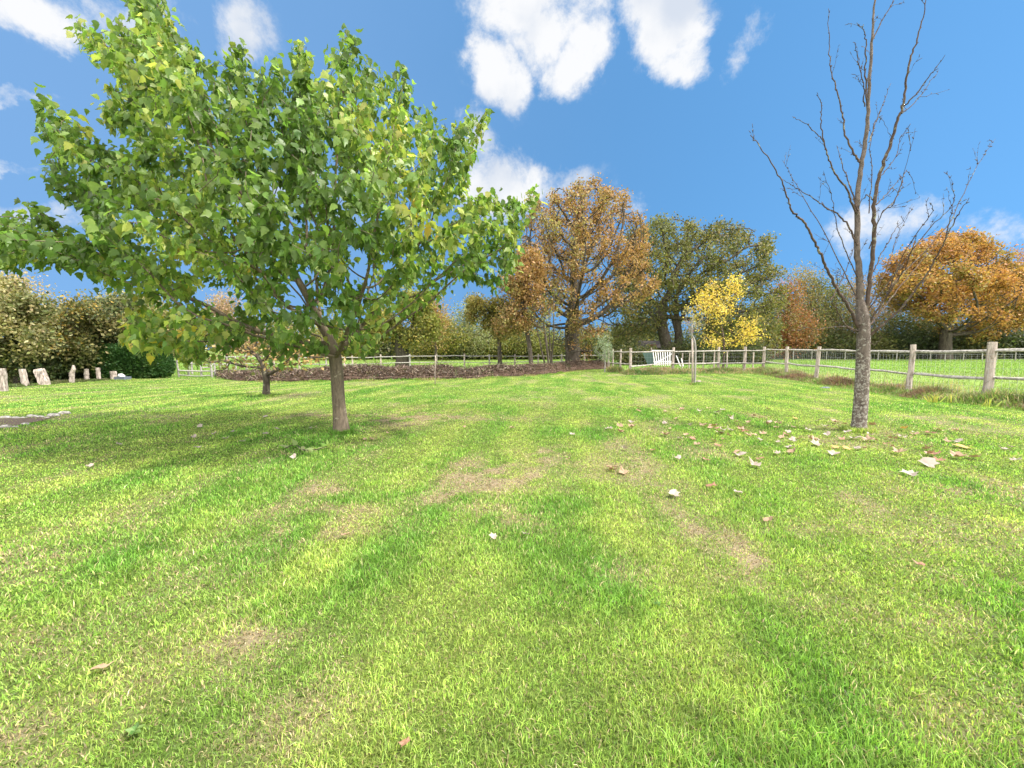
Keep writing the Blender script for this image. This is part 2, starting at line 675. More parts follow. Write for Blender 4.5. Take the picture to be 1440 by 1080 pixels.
def tree_radii(P, par, R, rt):
    n = len(P)
    tips = np.zeros(n)
    haschild = np.zeros(n, bool)
    haschild[par[par >= 0]] = True
    tips[~haschild] = 1
    for i in range(n - 1, 0, -1):
        tips[par[i]] += tips[i]
    k = math.log(R / rt) / max(math.log(tips[0]), 1e-3)
    return rt * tips ** k, tips


def skeleton_mesh(P, par, rad, mb, sides_big=9, min_r=0.0, select=None):
    n = len(P)
    ch = [[] for _ in range(n)]
    for i in range(1, n):
        ch[par[i]].append(i)
    stack = [(0, None)]
    while stack:
        i, prev = stack.pop()
        pts, rr = [], []
        if prev is not None:
            pts.append(P[prev])
            rr.append(min(rad[prev], rad[i] * 1.15))
        j = i
        while True:
            pts.append(P[j])
            rr.append(rad[j])
            c = sorted(ch[j], key=lambda q: -rad[q])
            if not c:
                break
            for q in c[1:]:
                stack.append((q, j))
            j = c[0]
        if len(pts) < 2 or max(rr) < min_r:
            continue
        pts = np.array(pts)
        if len(pts) > 3:
            s = pts.copy()
            s[1:-1] = (pts[:-2] + 2 * pts[1:-1] + pts[2:]) / 4
            s[0] = pts[0]
            pts = s
        mr = max(rr)
        sides = sides_big if mr > 0.06 else (6 if mr > 0.02 else 4)
        mb.tube(pts, rr, sides, cap=False)


def in_poly(x, y, poly):
    poly = np.asarray(poly, float)
    ins = np.zeros(len(x), bool)
    j = len(poly) - 1
    for i in range(len(poly)):
        xi, yi = poly[i]
        xj, yj = poly[j]
        c = ((yi > y) != (yj > y)) & (x < (xj - xi) * (y - yi) / (yj - yi + 1e-12) + xi)
        ins ^= c
        j = i
    return ins


def poly_dist(x, y, poly):
    poly = np.asarray(poly, float)
    d = np.full(len(x), 1e9)
    for i in range(len(poly)):
        a, b = poly[i - 1], poly[i]
        ab = b - a
        t = np.clip(((x - a[0]) * ab[0] + (y - a[1]) * ab[1]) / (ab @ ab + 1e-9), 0, 1)
        d = np.minimum(d, np.hypot(x - a[0] - t * ab[0], y - a[1] - t * ab[1]))
    return d


def to_world(px, py, Y):
    a = (px - 720.0) / F
    b = (540.0 - py) / F
    c, s = math.cos(PITCH), math.sin(PITCH)
    y = c + b * s
    return np.stack([a / y * Y, Y, EYE + (-s + b * c) / y * Y], 1)


def poly_cloud(poly, n, depth, thick, r, gaps=(), shell=0.0):
    """Points filling the round volume whose outline is the polygon."""
    poly = np.asarray(poly, float)
    lo, hi = poly.min(0), poly.max(0)
    X = []
    while sum(len(a) for a in X) < n:
        x = r.uniform(lo[0], hi[0], n * 3)
        y = r.uniform(lo[1], hi[1], n * 3)
        m = in_poly(x, y, poly)
        for (gx, gy, gr, gs) in gaps:
            m &= ((x - gx) / gr) ** 2 + ((y - gy) / gs) ** 2 > 1
        X.append(np.stack([x[m], y[m]], 1))
    X = np.concatenate(X)[:n]
    d = poly_dist(X[:, 0], X[:, 1], poly)
    dm = d.max()
    prof = np.sqrt(np.clip(1 - (1 - d / dm) ** 2, 0, 1))
    u = r.uniform(-1, 1, n)
    if shell > 0:
        u = np.sign(u) * np.abs(u) ** (1 - shell)
    D = depth(X[:, 0]) if callable(depth) else depth
    return to_world(X[:, 0], X[:, 1], D + u * prof * thick)


def clumped(A, scale, thr, r):
    """Keep the points inside drifting clumps, so a crown has masses and gaps."""
    k = 0.5 * fbm(A[:, 0] * scale + 3, A[:, 2] * scale, 201, 2) + 0.5 * fbm(A[:, 1] * scale, A[:, 2] * scale + 9, 203, 2)
    return A[k > thr]


def ell_cloud(ells, n, depth, r, thick=1.0):
    w = np.array([e[2] * e[3] for e in ells], float)
    k = r.choice(len(ells), n, p=w / w.sum())
    v = r.normal(size=(n, 3))
    v /= np.linalg.norm(v, axis=1)[:, None]
    v *= (r.random(n) ** 0.38)[:, None]
    E = np.array([(e + (0,))[:5] for e in ells], float)[k]
    px = E[:, 0] + v[:, 0] * E[:, 2]
    py = E[:, 1] + v[:, 1] * E[:, 3]
    rad = np.minimum(E[:, 2], E[:, 3] * 1.4) / F * depth * thick
    return to_world(px, py, depth + E[:, 4] + v[:, 2] * rad)


# leaf shapes: (length, side, normal)
LOBED = np.array([(0, 0, 0), (0.10, -0.22, .03), (0.16, -0.46, -.05), (0.40, -0.30, .02), (0.62, -0.40, -.06), (0.70, -0.16, .0),
                  (1.0, 0.0, -.12), (0.70, 0.16, .0), (0.62, 0.40, -.06), (0.40, 0.30, .02), (0.16, 0.46, -.05), (0.10, 0.22, .03), (0.42, 0, -.05)])
LOBED_F = np.array([(12, i, i + 1) for i in range(0, 11)] + [(12, 11, 0)])
RHOMB = np.array([(0, 0, 0), (0.45, -0.32, 0.06), (1, 0, -0.05), (0.45, 0.32, 0.06)])
RHOMB_F = np.array([(0, 1, 2), (0, 2, 3)])
OVATE = np.array([(0, 0, 0), (0.05, -0.2, .03), (0.22, -0.36, -.04), (0.38, -0.25, .02), (0.50, -0.27, -.05), (0.66, -0.13, .0),
                  (1.0, 0.02, -.16), (0.66, 0.13, .0), (0.50, 0.27, -.05), (0.38, 0.25, .02), (0.22, 0.36, -.04), (0.05, 0.2, .03), (0.40, 0, -.06)])
LANCE = np.array([(0, 0, 0), (0.4, -0.13, 0.03), (1, 0, -0.1), (0.4, 0.13, 0.03)])


def orient(d, r, up_bias=0.0):
    n = len(d)
    d = d / np.maximum(np.linalg.norm(d, axis=1), 1e-9)[:, None]
    q = r.normal(size=(n, 3))
    q[:, 2] += up_bias
    s = np.cross(q, d)
    s /= np.maximum(np.linalg.norm(s, axis=1), 1e-9)[:, None]
    w = np.cross(d, s)
    return d, s, w


def leaves(pos, d, size, T, TF, colr, r, up_bias=0.0):
    d, s, w = orient(d, r, up_bias)
    size = size[:, None, None]
    V = pos[:, None, :] + size * (T[None, :, 0:1] * d[:, None, :] + T[None, :, 1:2] * s[:, None, :] + T[None, :, 2:3] * w[:, None, :])
    n, k = len(pos), len(T)
    Fc = (TF[None] + (np.arange(n) * k)[:, None, None]).reshape(-1, 3)
    return V.reshape(-1, 3), Fc, np.repeat(colr, k, axis=0)


def palette(pal, n, r, pos=None, scale=1.2, jit=0.18):
    """Leaf colours: kinds of leaf gather in sprays, each leaf a little different."""
    cols = np.array([p[0] for p in pal], float)
    w = np.array([p[1] for p in pal], float)
    cum = np.cumsum(w / w.sum())
    if pos is not None:
        a = fbm(pos[:, 0] * scale + pos[:, 2] * 0.7 * scale, pos[:, 1] * scale - pos[:, 2] * scale, 7, 2)
        a = np.clip((a - 0.5) * 1.6 + 0.5, 0, 1)
        t = np.clip(0.6 * a + 0.4 * r.random(n), 0, 0.999)
        order = np.argsort(np.argsort(t)) / n
        t = order
    else:
        t = r.random(n)
    k = np.searchsorted(cum, t)
    k = np.clip(k, 0, len(cols) - 1)
    c = cols[k] * (1 + r.normal(0, jit, n))[:, None] * (1 + r.normal(0, 0.05, (n, 3)))
    return np.clip(c, 0.004, 0.95)


def grow_tree(name, label, base, stem, A, step, kill, R, rt, nleaf, size, spread, pal, barkm, leafm=None, T=RHOMB, TF=RHOMB_F,
              tipmax=3, group=None, cat='tree', hang=0.0, jitter=0.15, r=None, min_r=0.0, colscale=1.0, flare=1.5, up_bias=0.0, leafclump=0.0, shoots=0):
    r = r or np.random.default_rng(abs(hash(label)) % 1 + len(label) * 7)
    path = smooth_path(np.vstack([base - np.array((0, 0, 0.08))] + [np.asarray(p)[None] for p in stem]), 4)
    P, par, nb = colonize(path, A, step, kill, jitter=jitter, r=r)
    if shoots:
        # long leafy shoots standing out of the outer crown
        hc = np.zeros(len(P), bool)
        hc[par[par >= 0]] = True
        tp = np.where(~hc)[0]
        c0 = P[tp].mean(0)
        out = P[tp] - c0
        out /= np.linalg.norm(out, axis=1)[:, None]
        w = np.clip(out[:, 2] + .55, 0.02, 2)
        NP, NPar = [], []
        for j in r.choice(tp, shoots, replace=False, p=w / w.sum()):
            q, d = P[j], P[j] - c0
            d = d / np.linalg.norm(d) * .75 + np.array((0, 0, .75))
            last = j
            for s_ in range(r.integers(2, 6)):
                d = d / np.linalg.norm(d) + r.normal(0, .12, 3) + np.array((0, 0, .08))
                q = q + d / np.linalg.norm(d) * .085
                NP.append(q)
                NPar.append(last)
                last = len(P) + len(NP) - 1
        P = np.vstack([P, np.array(NP)])
        par = np.concatenate([par, np.array(NPar)])
    rad, tips = tree_radii(P, par, R, rt)
    hgt = P[:nb, 2] - base[2]
    rad[:nb] *= 1 + (flare - 1) * np.exp(-np.maximum(hgt, 0) / (R * 1.6))
    root = empty(name, base, label, cat, group)
    mb = MB()
    skeleton_mesh(P, par, rad, mb, min_r=min_r)
    mb.build('trunk', barkm, root)
    if nleaf:
        cand = np.where((tips <= tipmax) & (np.arange(len(P)) >= nb))[0]
        if leafclump:
            q = P[cand]
            kk = 0.5 * fbm(q[:, 0] * leafclump + 3, q[:, 2] * leafclump, 301, 2) + 0.5 * fbm(q[:, 1] * leafclump, q[:, 2] * leafclump + 9, 303, 2)
            cand = cand[kk > 0.455]
        if len(cand) == 0:
            cand = np.arange(nb, len(P))
        k = r.choice(cand, nleaf)
        kp = par[k]
        t = r.random(nleaf)[:, None]
        pos = P[k] * t + P[kp] * (1 - t) + r.normal(0, spread, (nleaf, 3))
        axis = P[k] - P[kp]
        axis /= np.maximum(np.linalg.norm(axis, axis=1), 1e-6)[:, None]
        d = axis * (0.5 if hang else 0.7) + r.normal(0, 0.55, (nleaf, 3))
        d[:, 2] -= hang
        sz = size * (0.7 + 0.6 * r.random(nleaf))
        V, Fc, C = leaves(pos, d, sz, T, TF, palette(pal, nleaf, r, pos, colscale), r, up_bias)
        mesh_obj('crown', V, Fc, leafm or M_FAR, root, C)
    return root, P, par, rad, tips


# ------------------------------------------------------------------ ground
STR_A = math.radians(9.0)       # mowing direction, right of the view
DEAD = [((700, 668), 0.55, 0.5, 1.0), ((760, 640), 0.3, 0.4, 0.8), ((650, 700), 0.3, 0.25, .7), ((600, 587), 0.8, 0.6, 0.9), ((540, 588), 0.6, 0.35, 0.9),
        ((470, 690), 0.35, 0.2, .6), ((450, 745), 0.35, 0.16, 0.8), ((1000, 745), 0.22, 0.5, 0.6), ((1060, 790), 0.2, 0.35, 0.6),
        ((340, 900), 0.22, 0.12, 0.8), ((130, 935), 0.2, 0.12, 0.5), ((25, 1025), 0.22, 0.13, 0.9), ((1150, 740), 0.4, 0.12, 0.4),
        ((700, 730), 0.4, 0.25, .5), ((1290, 870), 0.3, 0.12, 0.4), ((1390, 1010), 0.25, 0.12, 0.5), ((900, 660), .3, .4, .5), ((880, 800), .25, .15, .5),
        ((350, 1000), .3, .12, .5), ((1340, 690), .5, .3, .6), ((480, 720), 0.5, 0.16, 0.5), ((1330, 590), 1.2, .5, .5), ((450, 585), .8, .35, .8)]
DEADW = [(ground_at(*p), a, b, s) for p, a, b, s in DEAD]


def lawn_state(x, y):
    """dryness 0..1, lushness 0..1, mowing stripe -1..1 at lawn points."""
    u = x * math.cos(STR_A) - y * math.sin(STR_A)
    v = x * math.sin(STR_A) + y * math.cos(STR_A)
    wig = (fbm(x * 0.45, y * 0.45, 61, 3) - 0.5) * 1.1
    stripe = np.sin((u + wig) * 2 * math.pi / 1.05)
    stripe = np.tanh(stripe * 1.2) * np.clip(1.7 * vnoise(x * 0.45, y * 0.3, 9) - .15, 0, 1) * (0.45 + 0.55 * np.clip(y / 9.0, 0, 1))
    n = fbm(u * 1.6, v * 0.9, 3, 4)
    dry = np.clip((n - 0.55) * 2.6, 0, 1) * 0.6
    n2 = fbm(x * 4.5, y * 4.5, 21, 4)
    for p, a, b, s in DEADW:
        q = ((x - p[0]) / a) ** 2 + ((y - p[1]) / b) ** 2
        dry = dry + s * np.exp(-q * 0.9) * np.clip(3.2 * n2 - 1.0, 0, 1.3) * .85
    dry = np.clip(dry + (n2 - 0.5) * 0.35 * (dry > 0.05), 0, 1)
    lush = np.clip((fbm(u * 1.3 + 8, v * 0.9, 31, 4) - 0.47) * 4.5, 0, 1) * (1 - 0.7 * dry)
    return dry, lush, stripe


C_MID = np.array((0.215, 0.348, 0.064))
C_LUSH = np.array((0.140, 0.300, 0.046))
C_PALE = np.array((0.455, 0.530, 0.135))
C_STRAW = np.array((0.56, 0.45, 0.27))


def lawn_color(x, y, r=None, blades=True):
    dry, lush, st = lawn_state(x, y)
    n = len(x)
    rr = r.random(n) if r is not None else np.full(n, 0.5)
    k = 1.6 * (fbm(x * 1.7, y * 1.7, 77, 4) - .5) + .5
    c = C_MID[None] * np.ones((n, 1))
    m = np.clip(lush * 0.9 + (rr - 0.5) * 0.7, 0, 1)[:, None]
    c = c * (1 - m) + C_LUSH * m
    pl = np.clip(0.30 + 0.45 * st + 0.55 * (k - 0.5) + (rr - 0.5) * 1.1 - 0.3 * lush, 0, 1)[:, None]
    c = c * (1 - pl) + C_PALE * pl
    if r is not None:
        s = (r.random(n) < (0.05 + 0.62 * dry))[:, None]
        c = np.where(s, C_STRAW * (0.6 + 0.6 * r.random(n))[:, None], c)
        c = c * (np.clip(1 + r.normal(0, 0.34, n), .3, 2) * (0.72 + 0.62 * fbm(x * 11, y * 11, 91, 2)))[:, None]
    else:
        c = c * (1 - dry[:, None] * 0.8) + C_STRAW * 0.8 * dry[:, None]
    return np.clip(c, 0.005, 0.9), dry, lush, st


def grid_sheet(name, xs, ys, zfun, mat, colf, kind='structure', drop=0.0):
    X, Y = np.meshgrid(xs, ys)
    x, y = X.ravel(), Y.ravel()
    z = zfun(x, y) - drop
    V = np.stack([x, y, z], 1)
    nx, ny = len(xs), len(ys)
    i = np.arange(ny - 1)[:, None] * nx + np.arange(nx - 1)[None]
    i = i.ravel()
    Fc = np.stack([i, i + 1, i + nx + 1, i + nx], 1)
    o = mesh_obj(name, V, Fc, mat, None, colf(x, y), smooth=True)
    o['kind'] = kind
    return o


def spaced(a, b, fine0, fine1, step, grow=1.18):
    mid = list(np.arange(fine0, fine1 + 1e-6, step))
    s, v, hi = step, fine1, []
    while v < b:
        s *= grow
        v += s
        hi.append(v)
    s, v, lo = step, fine0, []
    while v > a:
        s *= grow
        v -= s
        lo.append(v)
    return np.array(lo[::-1] + mid + hi)


def field_col(x, y):
    n = fbm(x * 0.25, y * 0.25, 5, 4)[:, None]
    n2 = fbm(x * 0.04, y * 0.09, 15, 3)[:, None]
    c = np.array((0.145, 0.235, 0.045)) * (0.8 + 0.5 * n)
    pale = np.clip((n2 - 0.4) * 2, 0, 1) * 0.6
    c = c * (1 - pale) + np.array((0.23, 0.28, 0.085)) * pale
    return c


grid_sheet('ground', spaced(-900, 900, -40, 40, 1.0), spaced(-60, 1800, -6, 80, 1.0), gz, M_LAWN, field_col, drop=0.05)

# edge of the lawn, from the left hedge along the bank and the fences to the near right corner
EDGE_PX = [(-60, 549), (0, 546), (60, 540), (120, 535), (180, 533), (240, 532), (300, 533), (380, 537), (480, 536), (600, 534), (700, 531), (770, 527),
           (800, 522), (850, 519), (900, 524), (980, 526), (1075, 528), (1110, 534), (1150, 542), (1210, 551), (1283, 561), (1393, 573), (1450, 580)]
EDGE = np.array([ground_at(*p)[:2] for p in EDGE_PX])
LAWN_POLY = np.vstack([[(-40, -8), (-40, 9), (-26, 13)], EDGE, [(12.6, 6.0), (12.0, -8)]])


def lawn_sheet():
    xs = spaced(-42, 24, -9, 9, 0.10, 1.06)
    ys = spaced(-8, 31, 0.4, 12, 0.10, 1.05)
    X, Y = np.meshgrid(xs, ys)
    x, y = X.ravel(), Y.ravel()
    V = np.stack([x, y, gz(x, y)], 1)
    nx, ny = len(xs), len(ys)
    i = (np.arange(ny - 1)[:, None] * nx + np.arange(nx - 1)[None]).ravel()
    Fc = np.stack([i, i + 1, i + nx + 1, i + nx], 1)
    cen = V[Fc].mean(1)
    wob = 0.15
    m = in_poly(cen[:, 0] + wob * (vnoise(cen[:, 0] * 2, cen[:, 1] * 2, 3) - .5), cen[:, 1], LAWN_POLY)
    Fc = Fc[m]
    used = np.unique(Fc)
    remap = -np.ones(len(V), int)
    remap[used] = np.arange(len(used))
    V, Fc = V[used], remap[Fc]
    c, dry, lush, st = lawn_color(V[:, 0], V[:, 1])
    dd = np.clip(dry * 1.2, 0, 1)[:, None]
    c = c * 0.36 * (1 - dd) + np.array((0.24, 0.19, 0.125)) * dd
    o = mesh_obj('lawn', V, Fc, M_LAWN, None, c, smooth=True)
    o['kind'] = 'structure'


lawn_sheet()


def blades(n_or_pts, r, height, width, lean, colr, segs=2):
    P = n_or_pts
    n = len(P)
    a = r.uniform(0, 2 * math.pi, n)
    side = np.stack([np.cos(a), np.sin(a), np.zeros(n)], 1)
    b = r.uniform(0, 2 * math.pi, n)
    ld = np.stack([np.cos(b), np.sin(b), np.zeros(n)], 1) * (lean * r.random(n))[:, None]
    h = height[:, None]
    w = width[:, None]
    up = np.array((0, 0, 1.0))
    p1 = P + up * h * 0.55 + ld * h * 0.35
    p2 = P + up * h * (1 - 0.25 * np.linalg.norm(ld, axis=1)[:, None]) + ld * h * 1.0
    V = np.stack([P - side * w * .5, P + side * w * .5, p1 - side * w * .42, p1 + side * w * .42, p2], 1).reshape(-1, 3)
    base = (np.arange(n) * 5)[:, None, None]
    Fc = (np.array([(0, 1, 3), (0, 3, 2), (2, 3, 4)])[None] + base).reshape(-1, 3)
    return V, Fc, np.repeat(colr, 5, axis=0)


def lawn_grass():
    r = np.random.default_rng(3)
    th = 1.13
    # density falls with the distance while blades get wider: far grass is seen as a nap
    rs, dens = [], []
    R = np.geomspace(0.9, 31, 400)
    rho = 23000 * np.minimum(1, (1.8 / R)) ** 1.58
    w = rho * R * np.gradient(R) * 2 * th
    N = int(w.sum())
    k = r.choice(len(R), N, p=w / w.sum())
    rr = R[k] * (1 + r.uniform(-0.01, 0.01, N))
    a = r.uniform(-th, th, N)
    x, y = rr * np.sin(a), rr * np.cos(a) - 0.25
    m = in_poly(x, y, LAWN_POLY)
    x, y, rr = x[m], y[m], rr[m]
    c, dry, lush, st = lawn_color(x, y, r)
    # thin out dry places
    keep = r.random(len(x)) > dry * 0.15
    x, y, rr, c, dry, lush = x[keep], y[keep], rr[keep], c[keep], dry[keep], lush[keep]
    tuft = fbm(x * 9, y * 9, 51, 2)
    far = np.clip((rr - 2) / 18, 0, 1)
    h = (0.013 + 0.020 * lush + 0.020 * tuft) * (1 - 0.62 * dry) * (0.6 + 0.8 * r.random(len(x))) * (1 - 0.35 * far)
    wd = 0.0027 * np.maximum(1, rr / 1.8) ** 0.80 * (0.7 + 0.6 * r.random(len(x)))
    # unmown fringe round the trunks, the stake and the pole
    ex = []
    for (px, py, rad, n, hh) in ((481, 609, .105, 1500, .10), (1207, 606, .15, 1900, .11), (374, 557, .10, 900, .10), (976, 541, .09, 700, .13), (612, 542, .02, 160, .08), (173, 535, .3, 700, .10)):
        g = ground_at(px, py)
        a2 = r.uniform(0, 6.283, n)
        q = rad + np.abs(r.normal(0, .05, n))
        ex.append(np.stack([g[0] + q * np.cos(a2), g[1] + q * np.sin(a2), hh * (.35 + .8 * r.random(n))], 1))
    ex = np.concatenate(ex)
    c2, _, _, _ = lawn_color(ex[:, 0], ex[:, 1], r)
    x, y, h = np.concatenate([x, ex[:, 0]]), np.concatenate([y, ex[:, 1]]), np.concatenate([h, ex[:, 2]])
    wd = np.concatenate([wd, np.full(len(ex), .008)])
    c = np.vstack([c, c2 * .85])
    P = np.stack([x, y, gz(x, y) - 0.003], 1)
    V, Fc, C = blades(P, r, h, wd, 1.1, c)
    # dense low thatch of clippings and creeping shoots between the blades
    n2 = 260000
    rr2 = 0.9 + 9.5 * r.random(n2) ** 1.35
    a2 = r.uniform(-th, th, n2)
    x2, y2 = rr2 * np.sin(a2), rr2 * np.cos(a2) - .25
    m2 = in_poly(x2, y2, LAWN_POLY)
    x2, y2, rr2 = x2[m2], y2[m2], rr2[m2]
    c2, dry2, _, _ = lawn_color(x2, y2, r)
    th_c = np.where((r.random(len(x2)) < .16 + .5 * dry2)[:, None], np.array((.34, .26, .15)), c2 * .62) * r.uniform(.45, 1.25, len(x2))[:, None]
    V2, F2, C2 = blades(np.stack([x2, y2, gz(x2, y2) - .001], 1), r, r.uniform(.008, .020, len(x2)), .0042 * np.maximum(1, rr2 / 1.8) ** .8 * r.uniform(.6, 1.4, len(x2)), 2.6, np.clip(th_c, .01, .8))
    Fc = np.vstack([Fc, F2 + len(V)])
    V, C = np.vstack([V, V2]), np.vstack([C, C2])
    o = mesh_obj('grass', V, Fc, M_GRASS, None, C)
    o['kind'] = 'stuff'
    tag(o, 'short mown green lawn grass with straw patches', 'grass')


lawn_grass()

# ------------------------------------------------------------------ the green tree on the left
r = np.random.default_rng(21)
MAPLE_POLY = [(190, -25), (225, -20), (240, 30), (245, 50), (283, 60), (300, 80), (318, 98), (335, 68), (350, 92), (372, 112), (388, 90), (402, 112), (425, 95),
              (438, 86), (448, 105), (462, 112), (468, 68), (480, 58), (500, 72), (512, 98), (520, 125), (527, 92), (535, 125), (545, 82), (556, 125),
              (566, 88), (578, 100), (586, 148), (602, 145), (620, 160), (640, 202), (650, 165), (668, 150), (680, 180), (666, 215), (655, 250),
              (680, 262), (700, 268), (714, 287), (722, 262), (736, 282), (742, 320), (735, 370), (715, 402), (695, 405), (680, 392), (650, 395),
              (640, 410), (604, 408), (605, 428), (580, 442), (560, 432), (545, 455), (540, 480), (520, 500), (492, 500), (475, 478), (455, 500),
              (430, 495), (402, 517), (385, 500), (360, 480), (330, 490), (315, 485), (300, 508), (272, 528), (262, 497), (230, 490), (200, 502),
              (178, 505), (160, 495), (172, 468), (155, 452), (170, 435), (205, 428), (215, 412), (150, 402), (100, 378), (60, 372), (30, 380), (0, 376),
              (-40, 380), (-70, 350), (-50, 290), (10, 295), (45, 310), (75, 300), (85, 328), (108, 290), (60, 242), (46, 230), (60, 218), (90, 235),
              (110, 250), (44, 182), (50, 158), (70, 170), (85, 148), (110, 180), (150, 210), (207, 216), (175, 192), (138, 155), (140, 128),
              (176, 130), (150, 95), (102, 52), (93, 40), (130, 47), (135, 30), (150, 52), (160, 18), (180, 45)]


def maple_depth(px):
    return 5.5 + np.clip(px, -50, 760) / 740.0 * 0.9


Abase = ground_at(481, 609)
A = poly_cloud(MAPLE_POLY, 3000, maple_depth, 2.1, r, gaps=((310, 398, 30, 22), (420, 410, 26, 26), (290, 428, 60, 10), (610, 300, 12, 12), (240, 330, 14, 8)), shell=0.25)
stem = [at(476, 560, Abase[1]), at(474, 525, Abase[1]), at(470, 492, Abase[1])]
root, P, par, rad, tips = grow_tree('maple_tree', 'young broad leafy green tree with drooping lobed leaves on the left of the lawn', Abase, stem, A, 0.13, 0.17,
    0.098, 0.0035, 26500, 0.109, 0.06,
    [((0.095, 0.160, 0.038), 3.2), ((0.140, 0.222, 0.050), 4), ((0.205, 0.285, 0.068), 3), ((0.33, 0.37, 0.10), 1.4), ((0.45, 0.36, 0.07), .12)],
    M_MAPLEBARK, M_LEAF, OVATE, LOBED_F, tipmax=6, hang=1.25, r=r, jitter=0.12, colscale=0.9, flare=1.55, up_bias=0.3, shoots=110)

# ------------------------------------------------------------------ the bare tree on the right
def bare_tree():
    r = np.random.default_rng(8)
    base = ground_at(1207, 606)
    Y0 = base[1]
    root = empty('bare_tree', base, 'leafless young tree with lichen spotted trunk on the right of the lawn', 'tree')

    def path(pts, y0, y1):
        n = len(pts)
        return smooth_path([at(p[0], p[1], y0 + (y1 - y0) * (i / max(1, n - 1))) for i, p in enumerate(pts)], 7)
    tr = path([(1206, 612), (1208, 592), (1211, 555), (1213, 510), (1214, 470), (1213, 448), (1210, 425)], Y0, Y0)
    n = len(tr)
    rr = np.interp(np.linspace(0, 1, n), [0, .07, .15, .5, .85, 1], [.155, .122, .102, .092, .086, .056])
    mb = MB()
    mb.tube(tr, rr, 14, cap=False, rough=0.06, seed=4)
    mb.build('trunk', M_LICHEN, root)
    L = []  # (points, start depth, end depth, r0, r1)
    L.append(([(1211, 455), (1209, 410), (1206, 360), (1205, 300), (1210, 240), (1218, 190), (1222, 130), (1226, 60), (1231, 0), (1237, -70)], 0, 0.15, .064, .008))
    L.append(([(1216, 455), (1223, 400), (1229, 340), (1229, 290), (1236, 250), (1250, 210), (1262, 170), (1270, 145), (1277, 95), (1288, 60), (1298, 25), (1305, -20)], 0, -.35, .046, .004))
    L.append(([(1208, 462), (1195, 436), (1180, 412), (1166, 385), (1156, 362), (1145, 338), (1130, 312), (1115, 298), (1108, 280), (1097, 250), (1075, 215), (1055, 190)], 0, -.5, .034, .005))
    L.append(([(1206, 345), (1195, 322), (1180, 303), (1162, 292), (1145, 280), (1122, 266), (1100, 252)], 0, .4, .02, .004))
    L.append(([(1205, 302), (1198, 285), (1190, 265), (1172, 240), (1162, 212), (1155, 180), (1155, 150), (1149, 130)], 0, -.3, .022, .004))
    L.append(([(1206, 296), (1198, 268), (1187, 240), (1177, 206)], 0, .35, .016, .004))
    L.append(([(1158, 200), (1145, 185), (1130, 172), (1114, 164)], -.25, -.4, .008, .003))
    L.append(([(1209, 228), (1200, 214), (1189, 190), (1184, 155), (1176, 125), (1168, 95), (1166, 60), (1165, 12)], 0, .25, .02, .004))
    L.append(([(1206, 466), (1188, 456), (1180, 442), (1170, 425)], 0, -.5, .016, .006))
    L.append(([(1207, 470), (1190, 460), (1172, 460), (1150, 463), (1130, 459)], 0, -.6, .011, .003))
    L.append(([(1168, 422), (1180, 400), (1190, 378), (1200, 350)], -.2, .1, .010, .004))
    L.append(([(1220, 478), (1235, 462), (1262, 438), (1290, 405), (1312, 370), (1330, 335), (1345, 305), (1363, 278)], 0, -.8, .030, .004))
    L.append(([(1330, 335), (1336, 310), (1341, 278)], -.65, -.7, .010, .003))
    L.append(([(1219, 462), (1245, 430), (1275, 392), (1300, 362), (1322, 338)], 0, .9, .020, .003))
    L.append(([(1220, 455), (1250, 412), (1270, 382), (1282, 352), (1289, 332)], 0, -.6, .020, .003))
    L.append(([(1228, 382), (1240, 356), (1255, 330), (1265, 313)], 0, .4, .012, .003))
    L.append(([(1232, 288), (1245, 275), (1260, 258), (1271, 247)], -.1, .3, .010, .003))
    L.append(([(1238, 248), (1252, 232), (1262, 215), (1268, 190), (1290, 185)], -.1, .3, .009, .002))
    L.append(([(1220, 482), (1230, 484), (1237, 478), (1238, 470)], 0, -.25, .009, .003))
    L.append(([(1222, 200), (1230, 175), (1240, 150), (1253, 117)], 0, .4, .012, .003))
    L.append(([(1216, 150), (1214, 118), (1206, 82), (1202, 60)], .1, -.3, .010, .003))
    L.append(([(1219, 148), (1217, 100), (1218, 60), (1215, 42), (1205, 32)], .1, -.2, .014, .004))
    L.append(([(1226, 58), (1240, 30), (1257, 0), (1262, -30)], .1, .35, .010, .004))
    L.append(([(1222, 300), (1226, 240), (1224, 205), (1236, 165), (1252, 190)], 0, .3, .010, .002))
    L.append(([(1270, 150), (1290, 130), (1310, 103), (1329, 77)], -.2, -.5, .014, .003))
    L.append(([(1268, 160), (1290, 140), (1312, 110), (1320, 98)], -.2, .1, .009, .002))
    L.append(([(1232, 285), (1218, 275), (1205, 292)], -.1, 0, .007, .005))
    for (a, b, c, d, e) in (((1240, 300), (1262, 275), (1275, 240), (1292, 275), .5), ((1245, 420), (1275, 350), (1310, 300), (1308, 285), -.9),
                            ((1250, 405), (1330, 320), (1370, 240), (1400, 195), 1.0), ((1215, 445), (1300, 330), (1338, 290), (1340, 255), -.3),
                            ((1205, 420), (1160, 330), (1120, 260), (1100, 225), .9), ((1206, 390), (1180, 330), (1170, 280), (1158, 240), -.6),
                            ((1222, 430), (1250, 370), (1262, 330), (1285, 290), .7), ((1222, 350), (1240, 300), (1260, 280), (1287, 180), -.7)):
        L.append(([a, b, c, d], 0, e, .012, .002))
    twigs = MB()
